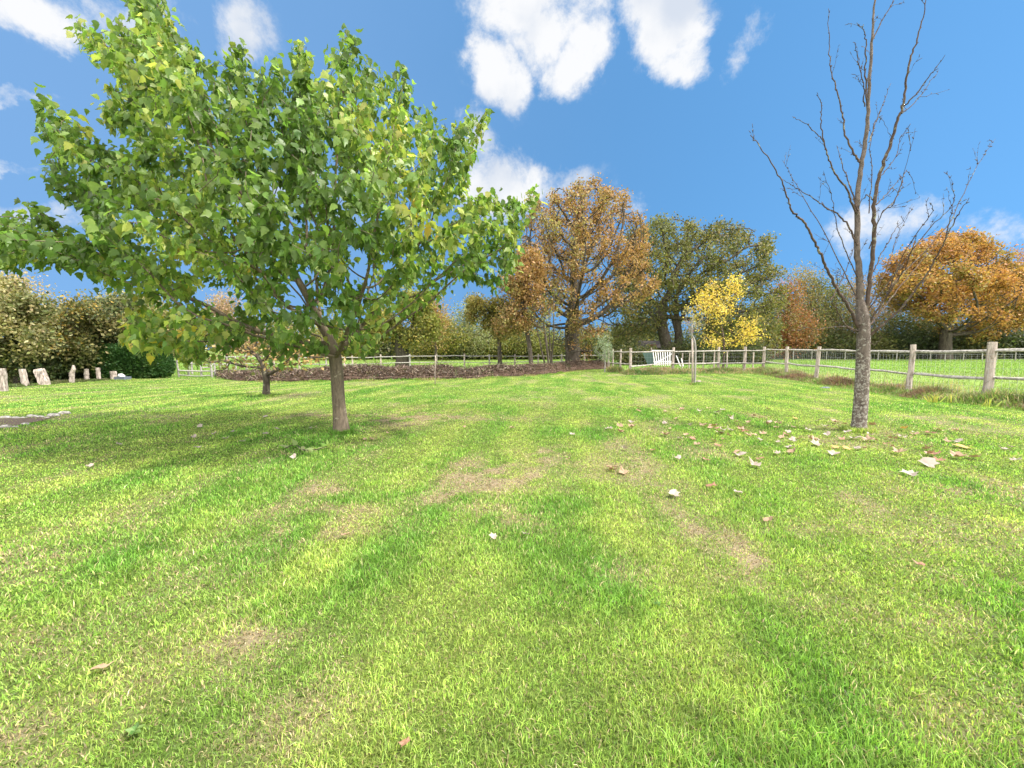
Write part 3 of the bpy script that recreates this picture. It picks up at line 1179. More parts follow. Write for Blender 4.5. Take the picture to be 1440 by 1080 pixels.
    for (pts, da, db, r0, r1) in L:
        p = path(pts, Y0 + da, Y0 + db)
        n = len(p)
        p[1:-1] += r.normal(0, 0.006, (n - 2, 3))
        t = np.linspace(0, 1, n)
        r0 = r0 * (.74 if r0 > .06 else .62)
        rr = r0 * (1 - t) ** 0.9 + r1 * .8
        if r0 > .03 and db > -.5:
            rr = rr + .036 * np.exp(-t * 16)
        mb = MB()
        mb.tube(p, rr, 9 if r0 > .03 else 6, cap=False, rough=0.08, seed=n)
        # short fruiting spurs and fine side twigs
        k = int(np.linalg.norm(np.diff(p, axis=0), axis=1).sum() / 0.07)
        for _ in range(k):
            i = r.integers(1, n - 1)
            ax = p[i + 1] - p[i - 1]
            ax /= np.linalg.norm(ax) + 1e-9
            v = r.normal(size=3)
            v -= ax * (v @ ax)
            v /= np.linalg.norm(v)
            long = r.random() < 0.10
            ln = r.uniform(.16, .45) if long else r.uniform(.012, .04)
            v = v * 0.6 + ax * 0.8
            if long:
                v[2] += 0.25
            v /= np.linalg.norm(v)
            q = [p[i]]
            m = 5 if long else 2
            for s in range(m):
                q.append(q[-1] + (v + r.normal(0, .12, 3)) * ln / m)
            q = np.array(q)
            mb.tube(q, np.linspace(.0034 if long else .0055, .0014 if long else .0045, len(q)), 4, cap=True)
            if long:
                for s in range(5):
                    j = r.integers(1, len(q))
                    e = q[j] + (v * .7 + r.normal(0, .5, 3)) * .035
                    mb.tube(np.array([q[j], e]), [.004, .003], 4)
        mb.build('limb', M_LICHEN if r0 > .04 else M_TWIG, root)
    return root


bare_tree()

# ------------------------------------------------------------------ trees of the middle distance
ORANGE = [((0.30, 0.175, 0.075), 3), ((0.38, 0.235, 0.10), 3), ((0.22, 0.13, 0.06), 2), ((0.28, 0.225, 0.09), 2)]
OLIVE = [((0.125, 0.135, 0.052), 3), ((0.17, 0.17, 0.065), 3), ((0.23, 0.20, 0.08), 1.8), ((0.085, 0.10, 0.045), 1.5)]
YELLOWG = [((0.22, 0.23, 0.06), 3), ((0.32, 0.28, 0.07), 2), ((0.14, 0.16, 0.05), 2), ((0.40, 0.33, 0.09), .8)]
TAN = [((0.32, 0.28, 0.13), 3), ((0.25, 0.235, 0.10), 3), ((0.42, 0.36, 0.19), 1.5), ((0.18, 0.17, 0.07), 2)]
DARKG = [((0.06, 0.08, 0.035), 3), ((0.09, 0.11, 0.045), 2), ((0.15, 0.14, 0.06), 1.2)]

r = np.random.default_rng(31)
OAK_POLY = [(800, 512), (790, 480), (770, 490), (755, 470), (728, 440), (722, 400), (735, 370), (728, 340), (745, 310), (745, 280), (770, 272), (785, 262), (805, 262),
            (825, 258), (835, 248), (848, 258), (860, 270), (880, 272), (893, 300), (905, 310), (912, 345), (905, 380), (925, 400), (905, 420), (880, 440),
            (865, 460), (845, 480), (838, 505), (815, 500)]
ob = foot(806, 29)
OAK_POLY = [(815 + (a - 815) * 1.05, 400 + (b - 400) * 1.03) for a, b in OAK_POLY]
A = poly_cloud(OAK_POLY, 2300, 29, 4.6, r, gaps=((780, 455, 18, 22), (755, 440, 12, 14), (873, 452, 14, 14), (772, 400, 8, 8)))
grow_tree('oak_tree', 'tall orange brown oak with thick dark trunk standing in the leaf bank', ob, [at(806, 495, 29), at(804, 470, 29), at(806, 450, 29)], A,
          0.55, 0.6, 0.52, 0.028, 30000, 0.165, 0.20, ORANGE, M_OAKBARK, tipmax=3, r=r, colscale=0.35, flare=1.2, leafclump=.95)

GOAK = [(900, 470), (865, 475), (850, 440), (862, 410), (868, 380), (885, 355), (880, 328), (895, 305), (930, 312), (950, 305), (975, 312), (990, 318), (1010, 315),
        (1035, 312), (1050, 320), (1060, 335), (1085, 330), (1090, 350), (1080, 368), (1095, 385), (1098, 420), (1092, 460), (1095, 490), (1050, 488),
        (1000, 470), (960, 440), (940, 445), (925, 470)]
gb = foot(944, 42)
GOAK = [(980 + (a - 980) * 1.07, 400 + (b - 400) * 1.05) for a, b in GOAK]
A = poly_cloud(GOAK, 2100, 42, 6.0, r)
root, P_, par_, rad_, t_ = grow_tree('oak_tree', 'wide dark green oak with twin trunks behind the white gate', gb, [at(936, 480, 42), at(930, 455, 42), at(928, 430, 42)], A,
          0.75, 0.8, 0.55, 0.04, 36000, 0.24, 0.30, [((0.13, 0.135, 0.048), 3), ((0.17, 0.165, 0.055), 3), ((0.22, 0.18, 0.06), 2), ((0.09, 0.10, 0.04), 1.5)],
          M_OAKBARK, tipmax=3, r=r, colscale=0.25, leafclump=.6)
mb = MB()
for pts, r0, r1 in (([(950, 512), (954, 480), (953, 455), (950, 430), (955, 400)], .5, .16), ([(952, 470), (945, 445), (935, 425)], .2, .1), ([(955, 455), (968, 430), (985, 405)], .22, .09),
                    ([(930, 460), (915, 442), (890, 425)], .22, .07)):
    p = smooth_path([at(a, b, 42) for a, b in pts], 4)
    mb.tube(p, np.linspace(r0, r1, len(p)), 9, cap=False)
mb.build('limb', M_OAKBARK, root)

YEL = [(985, 485), (990, 470), (975, 450), (985, 440), (965, 438), (958, 430), (975, 425), (985, 405), (982, 398), (1000, 400), (1008, 395), (1020, 392), (1028, 386), (1034, 398),
       (1038, 412), (1050, 430), (1052, 425), (1060, 430), (1058, 450), (1068, 460), (1072, 465), (1060, 475), (1062, 486), (1035, 485), (1010, 490)]
yb = foot(1018, 28)
A = ell_cloud([(1034, 405, 13, 20), (997, 424, 24, 20), (970, 436, 11, 7), (1018, 432, 18, 14), (1052, 452, 16, 9), (1060, 470, 14, 12), (1005, 478, 24, 10), (1040, 478, 18, 9), (1008, 452, 16, 14), (1000, 402, 12, 10)], 480, 28, r)
grow_tree('yellow_tree', 'small tree with bright yellow autumn leaves behind the rail fence', yb, [at(1018, 500, 28), at(1018, 480, 28)], A, 0.28, 0.3, 0.07, 0.01,
          3900, 0.13, 0.21, [((0.62, 0.46, 0.09), 4), ((0.72, 0.56, 0.14), 3), ((0.46, 0.33, 0.10), 2)], M_TWIG, r=r, tipmax=5, hang=.3)

# small apple-like tree left of centre
sb = ground_at(374, 557)
A = ell_cloud([(385, 505, 92, 20), (325, 512, 50, 14), (440, 498, 55, 18), (385, 478, 62, 20), (350, 488, 55, 18)], 620, sb[1], r)
grow_tree('apple_tree', 'small spreading orchard tree with sparse orange leaves left of the green tree', sb, [at(375, 540, sb[1]), at(374, 527, sb[1])], A, 0.2, 0.22,
          0.085, 0.010, 900, 0.105, 0.09, [((0.38, 0.25, 0.10), 3), ((0.46, 0.35, 0.17), 2), ((0.26, 0.17, 0.09), 2), ((.25, .26, .10), 1)], M_OAKBARK, r=r, tipmax=5, hang=.3)

# staked sapling on the lawn, silvery sapling by the bank
vb = ground_at(977, 541)
A = ell_cloud([(972, 455, 17, 14), (965, 438, 9, 10), (985, 452, 14, 12)], 90, vb[1], r)
grow_tree('sapling', 'slim young tree with sparse grey leaves beside a tall stake', vb, [at(978, 500, vb[1]), at(977, 480, vb[1]), at(972, 470, vb[1])], A, 0.1, 0.11, 0.035, 0.004,
          420, 0.09, 0.05, [((0.20, 0.21, 0.11), 3), ((0.32, 0.26, 0.16), 2), ((0.22, 0.10, 0.09), 1)], M_WOODG, r=r, T=LANCE, tipmax=6, hang=.5, flare=1.1)
mb = MB()
mb.tube([at(974, 542, vb[1]) - np.array((0, 0, .1)), at(974, 510, vb[1]), at(973.5, 476, vb[1])], [.037, .035, .033], 7, rough=.15)
tag(mb.build('tree_stake', M_WOOD, origin=at(974, 541, vb[1])), 'tall weathered stake supporting the slim lawn sapling', 'stake')

wb = foot(851, 25)
A = ell_cloud([(850, 492, 17, 16), (848, 478, 11, 10)], 130, 25, r)
grow_tree('sapling', 'silvery green young tree at the left end of the rail fence', wb, [at(851, 512, 25), at(850, 500, 25)], A, 0.16, 0.18, 0.035, 0.008,
          1500, 0.11, 0.09, [((0.24, 0.31, 0.19), 3), ((0.32, 0.38, 0.26), 2), ((0.17, 0.23, 0.13), 2)], M_WOODG, r=r, T=LANCE, tipmax=6)


def stem_tree(name, label, stem_px, D, ells, n_att, step, R, rt, nleaf, size, spread, pal, cat='tree', group=None, tipmax=4, thick=1.0, seed=1, extra=(), bark=None, colscale=.5, basepx=None):
    r = np.random.default_rng(seed)
    b = foot(stem_px[0][0], D)
    A = ell_cloud(ells, n_att, D, r, thick)
    ro, P, par, rad, tips = grow_tree(name, label, b, [at(p[0], p[1], D) for p in stem_px[1:]], A, step, step * 1.05, R, rt, nleaf, size, spread, pal,
                                      bark or M_OAKBARK, r=r, tipmax=tipmax, cat=cat, group=group, colscale=colscale, leafclump=max(.5, 26.0 / D) if nleaf > 4000 and D < 52 else 0)
    for (pts, r0, r1) in extra:
        mb = MB()
        p = smooth_path([at(a, c, D + r.uniform(-.3, .3)) for a, c in pts], 4)
        mb.tube(p, np.linspace(r0, r1, len(p)), 7, cap=False)
        mb.build('stem', bark or M_OAKBARK, ro)
    return ro


stem_tree('slim_oak', 'slim young oak with olive leaves, first trunk from the left behind the bank', [(703, 512), (702, 480), (700, 450), (698, 430)], 31,
          [(690, 432, 42, 18), (715, 455, 30, 16), (670, 448, 28, 16), (695, 470, 35, 14)], 300, .45, .16, .02, 11000, .18, .26,
          [((0.26, 0.20, 0.06), 3), ((0.20, 0.18, 0.06), 3), ((0.35, 0.27, 0.08), 1.5), ((0.13, 0.12, .04), 1)], seed=41)
stem_tree('slim_oak', 'leaning young oak with russet leaves left of the tall orange oak', [(748, 522), (745, 490), (740, 462), (736, 430), (732, 405)], 25,
          [(735, 400, 34, 26), (745, 370, 22, 25), (720, 450, 30, 20), (760, 440, 28, 22), (728, 420, 38, 18)], 420, .38, .14, .014, 10000, .15, .24, ORANGE, seed=42)
stem_tree('hazel_shrub', 'bare multi stemmed shrub with thin upright stems beside the tall oak', [(773, 523), (771, 505), (768, 480), (764, 455)], 24,
          [(765, 440, 24, 28), (780, 420, 14, 26), (752, 450, 18, 14)], 120, .4, .07, .01, 600, .1, .16, YELLOWG, cat='shrub', seed=43,
          extra=[([(777, 523), (776, 500), (779, 470), (778, 435), (780, 405)], .06, .02), ([(769, 523), (762, 495), (757, 470), (748, 440)], .06, .02), ([(775, 523), (773, 480), (772, 450), (775, 425)], .05, .015)])
stem_tree('field_tree', 'yellow green tree with stout trunk just behind the green tree', [(566, 517), (566, 500), (562, 480), (556, 462)], 32,
          [(560, 445, 40, 22), (590, 425, 24, 22), (540, 465, 34, 18), (600, 455, 18, 20), (575, 478, 45, 14), (520, 470, 24, 22)], 420, .45, .45, .02, 15000, .20, .26, YELLOWG, seed=44,
          extra=[([(567, 510), (574, 485), (580, 455), (586, 430)], .2, .05), ([(564, 510), (553, 480), (548, 455)], .18, .05)])

# background: each shrub and tree of the far hedges
BG = [
    # name, label, stem px, depth, ellipses, leaves, size, palette
    ('hedgerow_tree', 'olive and tan bushy tree at the left edge above the old posts', (22, 540), 16.5, [(15, 470, 55, 55), (-40, 455, 55, 65), (40, 440, 36, 32), (0, 425, 45, 28)], 15000, .10, TAN + OLIVE[:1]),
    ('hedgerow_tree', 'dark olive tree with a few orange leaves behind the leaning post', (88, 538), 18.5, [(85, 470, 40, 42), (115, 455, 36, 40), (75, 500, 45, 28)], 11000, .10, OLIVE + [((0.35, 0.25, 0.06), .5)]),
    ('hedgerow_tree', 'dark tree beside the left side of the clipped hedge', (138, 532), 20, [(140, 470, 40, 40), (160, 450, 36, 30), (135, 505, 34, 24)], 10000, .11, OLIVE[:1] + DARKG + TAN[:1]),
    ('hedgerow_tree', 'grey brown tree rising behind the clipped hedge', (205, 525), 25, [(200, 462, 48, 30), (185, 438, 40, 22), (222, 480, 36, 22)], 9000, .12, TAN + OLIVE[:1]),
    ('birch_tree', 'pale pinkish thin crowned tree at the far left edge', (12, 520), 27, [(15, 402, 38, 18), (-10, 420, 40, 22), (60, 415, 18, 16)], 3500, .10, [((0.42, 0.32, 0.22), 3), ((0.35, 0.26, 0.14), 2)]),
    ('field_shrub', 'grey brown shrub right of the clipped hedge behind the hurdle', (268, 508), 46, [(265, 478, 36, 22), (250, 462, 26, 18), (290, 466, 30, 18)], 7000, .17, TAN),
    ('field_shrub', 'pink tinged shrub seen under the green tree above the hurdle', (318, 506), 50, [(315, 450, 32, 28), (335, 475, 34, 22), (305, 430, 16, 14)], 6500, .17, [((0.36, 0.25, 0.17), 3), ((0.26, 0.2, 0.1), 2)]),
    ('field_shrub', 'tan shrub behind the small orchard tree', (390, 506), 55, [(385, 470, 45, 26), (420, 480, 36, 20), (365, 488, 40, 14)], 7000, .18, TAN + YELLOWG[:1]),
    ('field_shrub', 'olive shrub directly behind the green tree trunk', (465, 506), 56, [(465, 475, 40, 24), (500, 482, 34, 20)], 6000, .18, YELLOWG + OLIVE[:1]),
    ('field_shrub', 'rust flecked small tree right of the stout trunk', (612, 506), 50, [(608, 435, 18, 18), (602, 460, 26, 22)], 3800, .16, [((0.33, 0.22, 0.09), 3), ((0.25, 0.2, 0.09), 2)]),
    ('field_shrub', 'yellow green shrub behind the thin standing pole', (618, 506), 54, [(620, 470, 34, 24), (600, 482, 34, 18)], 6000, .17, YELLOWG),
    ('field_shrub', 'pale grey green shrub left of the slim olive oak', (652, 506), 56, [(652, 455, 26, 30), (668, 475, 30, 22), (640, 480, 30, 18)], 7000, .17, [((0.27, 0.28, 0.14), 3), ((0.2, 0.22, 0.1), 2), ((0.34, 0.32, 0.15), 1)]),
    ('field_shrub', 'olive yellow shrub behind the slim olive oak', (700, 506), 58, [(705, 478, 38, 20), (735, 482, 30, 18)], 6000, .17, YELLOWG + OLIVE[:1]),
    ('field_shrub', 'green shrub behind the bare multi stemmed shrub', (770, 506), 58, [(768, 480, 32, 18), (745, 488, 26, 12)], 5000, .17, OLIVE + YELLOWG[:1]),
    ('field_shrub', 'yellow green shrub right of the tall oak trunk', (838, 506), 60, [(835, 482, 26, 17), (860, 478, 24, 20)], 4500, .17, YELLOWG + OLIVE[:1]),
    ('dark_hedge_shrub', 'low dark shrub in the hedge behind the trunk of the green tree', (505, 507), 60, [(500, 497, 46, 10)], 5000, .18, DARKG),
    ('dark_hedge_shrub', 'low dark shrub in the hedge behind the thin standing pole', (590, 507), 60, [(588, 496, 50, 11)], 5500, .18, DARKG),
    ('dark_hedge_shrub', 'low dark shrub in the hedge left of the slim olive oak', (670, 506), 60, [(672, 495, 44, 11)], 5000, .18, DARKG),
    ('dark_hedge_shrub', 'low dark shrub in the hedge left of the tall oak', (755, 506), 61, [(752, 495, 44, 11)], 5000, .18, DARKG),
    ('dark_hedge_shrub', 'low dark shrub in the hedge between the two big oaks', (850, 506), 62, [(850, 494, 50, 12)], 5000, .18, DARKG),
    ('field_shrub', 'dark thicket filling the gap under the green oak', (905, 506), 55, [(900, 470, 40, 24), (925, 488, 40, 16)], 8000, .2, OLIVE + DARKG),
    ('field_shrub', 'olive thicket behind the yellow tree', (1020, 506), 54, [(1000, 480, 45, 24), (1050, 475, 45, 28), (1030, 455, 36, 28)], 10000, .2, OLIVE),
    ('russet_tree', 'small russet red tree between the green oak and the bare tree', (1108, 500), 58, [(1105, 432, 24, 32), (1118, 460, 24, 26), (1095, 475, 24, 20)], 8000, .19, [((0.30, 0.13, 0.06), 3), ((0.24, 0.12, 0.06), 2), ((0.2, 0.15, .06), 2)]),
    ('hedgerow_tree', 'tan topped tree rising right behind the russet tree', (1132, 500), 66, [(1128, 395, 17, 20), (1140, 430, 26, 26), (1150, 460, 26, 24)], 7000, .2, [((0.27, 0.21, 0.09), 3), ((0.18, 0.15, 0.07), 3)]),
    ('hedgerow_tree', 'dull green tree behind the left side of the bare tree', (1168, 500), 64, [(1165, 430, 32, 34), (1185, 455, 36, 30), (1148, 465, 36, 28)], 9000, .2, OLIVE + [((0.17, 0.13, .07), 2)]),
    ('hedgerow_tree', 'mauve brown thin tree directly behind the trunk of the bare tree', (1215, 500), 68, [(1212, 418, 34, 30), (1230, 450, 40, 32), (1200, 460, 34, 28)], 7500, .19, [((0.28, 0.19, 0.12), 3), ((0.2, 0.15, 0.09), 2), ((0.30, 0.17, 0.07), 1)]),
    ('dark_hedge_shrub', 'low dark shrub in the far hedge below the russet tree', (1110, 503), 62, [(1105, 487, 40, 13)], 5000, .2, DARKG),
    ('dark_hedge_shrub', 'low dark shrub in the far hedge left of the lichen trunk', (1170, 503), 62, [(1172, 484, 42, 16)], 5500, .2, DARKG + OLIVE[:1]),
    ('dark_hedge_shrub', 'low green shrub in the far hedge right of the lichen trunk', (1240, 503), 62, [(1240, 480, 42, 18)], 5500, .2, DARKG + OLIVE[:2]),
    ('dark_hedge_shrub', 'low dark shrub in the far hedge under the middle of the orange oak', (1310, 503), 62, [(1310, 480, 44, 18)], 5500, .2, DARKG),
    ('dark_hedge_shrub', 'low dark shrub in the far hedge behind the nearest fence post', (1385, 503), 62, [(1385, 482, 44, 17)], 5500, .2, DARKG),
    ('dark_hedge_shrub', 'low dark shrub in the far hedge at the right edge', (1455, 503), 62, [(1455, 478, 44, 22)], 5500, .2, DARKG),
    ('hedgerow_tree', 'dark olive tree under the left end of the orange oak', (1275, 500), 67, [(1270, 452, 34, 28), (1300, 465, 36, 26), (1250, 470, 26, 20)], 8000, .2, OLIVE + [((0.2, 0.14, .06), 1)]),
    ('hedgerow_tree', 'dull green hedge tree filling the gap left of the russet tree', (1078, 500), 60, [(1078, 455, 26, 28), (1065, 470, 30, 22)], 7000, .2, OLIVE),
    ('hedge_undergrowth', 'dark low shrub behind the two leftmost old posts', (15, 538), 17.5, [(10, 518, 46, 26), (40, 522, 40, 20)], 6000, .10, DARKG),
    ('hedge_undergrowth', 'dark low shrub behind the leaning split post', (75, 536), 18.8, [(78, 516, 40, 22), (60, 524, 36, 15)], 6000, .10, DARKG),
    ('hedge_undergrowth', 'dark low shrub behind the narrow old posts', (122, 533), 20, [(122, 512, 36, 24), (140, 518, 26, 17)], 6000, .10, DARKG),
    ('hedge_undergrowth', 'dark low shrub in the gap beside the clipped hedge', (158, 531), 20.6, [(160, 505, 26, 26), (175, 495, 26, 22)], 5000, .10, DARKG),
    ('field_shrub', 'low dark thicket behind the pen fence between the white gate and the stake', (958, 508), 40, [(955, 500, 24, 13), (975, 498, 22, 12)], 6000, .13, DARKG + OLIVE[:1]),
    ('field_shrub', 'low olive thicket behind the pen fence under the yellow tree', (1030, 508), 40, [(1015, 499, 32, 12), (1052, 498, 28, 13)], 7000, .13, DARKG + OLIVE[:2]),
    ('field_shrub', 'low dark thicket just left of the white gate behind the rail fence', (893, 508), 38, [(890, 500, 22, 11), (908, 500, 14, 10)], 4500, .13, DARKG),
    ('copper_tree', 'copper pink tree cut by the right edge', (1460, 500), 66, [(1452, 372, 32, 30), (1470, 410, 44, 40), (1490, 450, 40, 34)], 9000, .21, [((0.36, 0.18, 0.09), 3), ((0.30, 0.16, 0.07), 2)]),
    ('hedgerow_tree', 'dull brown tree filling the hedge behind the orange oak', (1400, 500), 72, [(1420, 440, 50, 40), (1360, 455, 50, 34)], 8000, .22, [((0.2, 0.14, 0.06), 3), ((0.13, 0.11, 0.05), 3)]),
]
for i, (nm, lb, bp, D, ells, nl, sz, pal) in enumerate(BG):
    ells = [(e[0], e[1], e[2] * 1.15, e[3] * 1.18) for e in ells]
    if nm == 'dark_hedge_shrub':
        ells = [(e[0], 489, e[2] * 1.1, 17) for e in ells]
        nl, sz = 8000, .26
    nl, sz = int(nl * 1.45), sz * 1.35
    low = max(e[1] for e in ells)
    grp = {'dark_hedge_shrub': 'dark shrubs of the far hedge', 'field_shrub': 'shrubs across the field', 'hedgerow_tree': 'hedgerow trees', 'hedge_undergrowth': 'undergrowth behind the old posts'}.get(nm)
    R = 0.16 if D > 30 else 0.12
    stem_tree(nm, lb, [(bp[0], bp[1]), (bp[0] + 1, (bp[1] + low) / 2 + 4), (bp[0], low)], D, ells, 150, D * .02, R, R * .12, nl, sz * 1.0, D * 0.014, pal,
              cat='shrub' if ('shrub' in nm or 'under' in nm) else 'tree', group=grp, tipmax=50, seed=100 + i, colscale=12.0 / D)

r = np.random.default_rng(77)
ROAK = [(1240, 410), (1248, 385), (1262, 368), (1280, 352), (1300, 348), (1325, 338), (1360, 333), (1395, 340), (1410, 356), (1425, 372), (1440, 385), (1455, 410),
        (1450, 440), (1420, 455), (1400, 465), (1375, 478), (1350, 465), (1320, 458), (1300, 440), (1270, 432), (1255, 425)]
ROAK = [(1350 + (a - 1350) * 1.09, 405 + (b - 405) * 1.10) for a, b in ROAK]
A = poly_cloud(ROAK, 1300, 58, 8.0, r, gaps=((1265, 445, 14, 10), (1322, 415, 9, 5), (1350, 425, 10, 4)))
root, *_ = grow_tree('oak_tree', 'big spreading orange oak across the right hand field', foot(1330, 58), [at(1330, 480, 58), at(1330, 462, 58)], A, 1.0, 1.1, 0.65, 0.04,
                     40000, 0.34, 0.45, [((0.37, 0.19, 0.065), 3), ((0.43, 0.235, 0.08), 3), ((0.26, 0.15, 0.055), 2), ((0.29, 0.22, 0.07), 1.6)], M_OAKBARK, tipmax=4, r=r, colscale=.2, leafclump=.5)

# clipped conifer hedge
def clipped_hedge():
    r = np.random.default_rng(55)
    a, b = at(150, 532, 19.6), at(229, 532, 19.0)
    c = (a + b) / 2
    c[2] = g1(c[0], c[1])
    hx, hy, hz = (b[0] - a[0]) / 2 * .84, 0.8, 1.55
    root = empty('clipped_hedge', c, 'dark green clipped conifer hedge block with a rounded top', 'hedge')
    n = 26000
    v = r.normal(size=(n, 3))
    v /= np.abs(v).max(axis=1)[:, None]
    k = (np.abs(v) ** 6).sum(1) ** (1 / 6.)
    v = v / k[:, None] * (0.93 + 0.09 * r.random(n))[:, None]
    pos = c + np.array((0, 0, hz / 2)) + v * np.array((hx, hy, hz / 2))
    pos[:, 0] += 0.08 * np.sin(pos[:, 2] * 3)
    keep = pos[:, 2] > c[2]
    pos, v = pos[keep], v[keep]
    d = v * 0.5 + r.normal(0, .45, (len(pos), 3))
    d[:, 2] += .3
    V, Fc, C = leaves(pos, d, .11 * (0.6 + .8 * r.random(len(pos))), RHOMB, RHOMB_F, palette([((0.04, 0.095, 0.025), 3), ((0.06, 0.125, 0.03), 2), ((0.10, 0.16, 0.045), 1)], len(pos), r, pos, 2.), r)
    mesh_obj('foliage', V, Fc, M_FAR, root, C)
    mb = MB()
    for x in np.linspace(-.7, .7, 5):
        p = c + np.array((x * hx, 0, -.05))
        mb.tube([p, p + np.array((.03, 0, .6)), p + np.array((0, .05, 1.2))], [.06, .05, .03], 6)
    mb.build('trunk', M_OAKBARK, root)


clipped_hedge()

# ------------------------------------------------------------------ bank of brown leaves and soil
def bank():
    r = np.random.default_rng(66)
    px = np.linspace(305, 858, 260)
    ylo = np.interp(px, [300, 330, 380, 480, 600, 700, 770, 800, 858], [529, 535, 537.5, 535.5, 533.5, 530.5, 526.5, 522, 518.5])
    base = np.array([ground_at(a, b) for a, b in zip(px, ylo)])
    rows = 22
    wdt = 2.6
    n = len(px)
    H = np.interp(px, [305, 330, 400, 440, 480, 560, 625, 650, 700, 780, 840, 858], [.25, .36, .45, .5, .62, .52, .54, .38, .58, .56, .62, .32])
    V = np.zeros((n, rows, 3))
    for j in range(rows):
        t = j / (rows - 1)
        x = base[:, 0] * (1 + t * wdt / base[:, 1])
        y = base[:, 1] + t * wdt
        prof = math.sin(math.pi * min(1, t * 1.0)) ** 0.6 if 0 < t < 1 else 0
        z = gz(x, y) - .05 + H * prof * (0.75 + 0.5 * fbm(x * 1.5, y * 1.5, 8, 3)) + (fbm(x * 8, y * 8, 18, 2) - .5) * .12 * prof
        V[:, j] = np.stack([x, y, z], 1)
    V = V.reshape(-1, 3)
    i = (np.arange(n - 1)[:, None] * rows + np.arange(rows - 1)[None]).ravel()
    Fc = np.stack([i, i + rows, i + rows + 1, i + 1], 1)
    nn = fbm(V[:, 0] * 3, V[:, 1] * 3 + V[:, 2] * 5, 4, 3)[:, None]
    col = np.array((0.085, 0.055, 0.042)) * (0.6 + nn)
    o = mesh_obj('leaf_bank', V, Fc, M_LAWN, None, col, smooth=True)
    o['kind'] = 'structure'
    # litter: brown leaves and stalks lying all over it
    Nl = 60000
    k = r.integers(0, len(Fc), Nl)
    w = r.random((Nl, 4))
    w /= w.sum(1)[:, None]
    pos = (V[Fc[k]] * w[:, :, None]).sum(1) + np.array((0, 0, .02))
    d = r.normal(0, 1, (Nl, 3))
    d[:, 2] = np.abs(d[:, 2]) * .6
    C = palette([((0.125, 0.086, 0.060), 4), ((0.18, 0.127, 0.09), 3), ((0.075, 0.052, 0.04), 5), ((0.34, 0.25, 0.19), .8), ((.12,.15,.05),.3)], Nl, r, pos, 1.5, .25)
    Vl, Fl, Cl = leaves(pos, d, .065 * (.5 + r.random(Nl)), RHOMB, RHOMB_F, C, r, 1.0)
    k = r.integers(0, len(Fc), 3500)
    ps = V[Fc[k]].mean(1) + r.normal(0, .05, (3500, 3)) + np.array((0, 0, .02))
    ds = r.normal(0, 1, (3500, 3)) * np.array((1, 1, .5)) + np.array((0, 0, .35))
    V2, F2, C2 = leaves(ps, ds, r.uniform(.12, .42, 3500), LANCE * np.array((1, .12, 1)), RHOMB_F, palette([((0.34, 0.26, 0.2), 2), ((0.15, 0.10, 0.075), 3), ((.2, .22, .09), .6)], 3500, r), r)
    Fl = np.vstack([Fl, F2 + len(Vl)])
    Vl, Cl = np.vstack([Vl, V2]), np.vstack([Cl, C2])
    o = mesh_obj('leaf_litter', Vl, Fl, M_DRYLEAF, None, Cl)
    tag(o, 'reddish brown dead leaves and stalks covering the long bank', 'leaf litter', kind='stuff')


bank()

# ------------------------------------------------------------------ fences
def rough_post(p, h, w, parent, mat=None, lean=(0, 0), seed=0, name='post', depth=0.25):
    mb = MB()
    p = np.asarray(p, float)
    top = p + np.array((lean[0], lean[1], h))
    n = 6
    pts = [p - np.array((0, 0, depth))] + [p + (top - p) * k / n for k in range(n + 1)]
    r = np.random.default_rng(seed)
    pts = np.array(pts)
    pts[1:-1, :2] += r.normal(0, w * .05, (len(pts) - 2, 2))
    mb.tube(pts, np.linspace(w * .56, w * .5, len(pts)), 8, rough=.13, seed=seed)
    return mb.build(name, mat or M_WOOD, parent, smooth=False)


def rough_rail(a, b, w, parent, seed=0, mat=None, sag=.02, name='rail'):
    r = np.random.default_rng(seed)
    a, b = np.asarray(a, float), np.asarray(b, float)
    n = 7
    t = np.linspace(0, 1, n)[:, None]
    p = a + (b - a) * t
    p[:, 2] += np.cumsum(r.normal(0, sag * .4, n)) * np.sin(np.pi * t[:, 0]) - sag * np.sin(np.pi * t[:, 0]) * r.random()
    mb = MB()
    mb.tube(p, w * .5 * (1 + .15 * r.normal(size=n) * .6), 7, rough=.16, seed=seed, squash=.8)
    return mb.build(name, mat or M_RAIL, parent, smooth=False)


def wire_mesh(pts, z0, z1, parent, nh=8, dx=.15, rw=.0016, rows=None):
    """Stock netting along a polyline of ground points."""
    mb = MB()
    pts = [np.asarray(p, float) for p in pts]
    hs = np.linspace(0, 1, nh) ** 1.25
    for a, b in zip(pts[:-1], pts[1:]):
        for h in hs:
            z = z0 + (z1 - z0) * h
            mb.tube([a + (0, 0, z), (a + b) / 2 + (0, 0, z - .004), b + (0, 0, z)], rw, 3, cap=False)
        n = int(np.linalg.norm(b - a) / dx)
        for k in range(n):
            q = a + (b - a) * (k + .5) / n
            mb.tube([q + (0, 0, z0), q + (.004, 0, (z0 + z1) / 2), q + (0, 0, z1)], rw * .8, 3, cap=False)
    return mb.build('wire_netting', M_WIRE, parent, smooth=False)


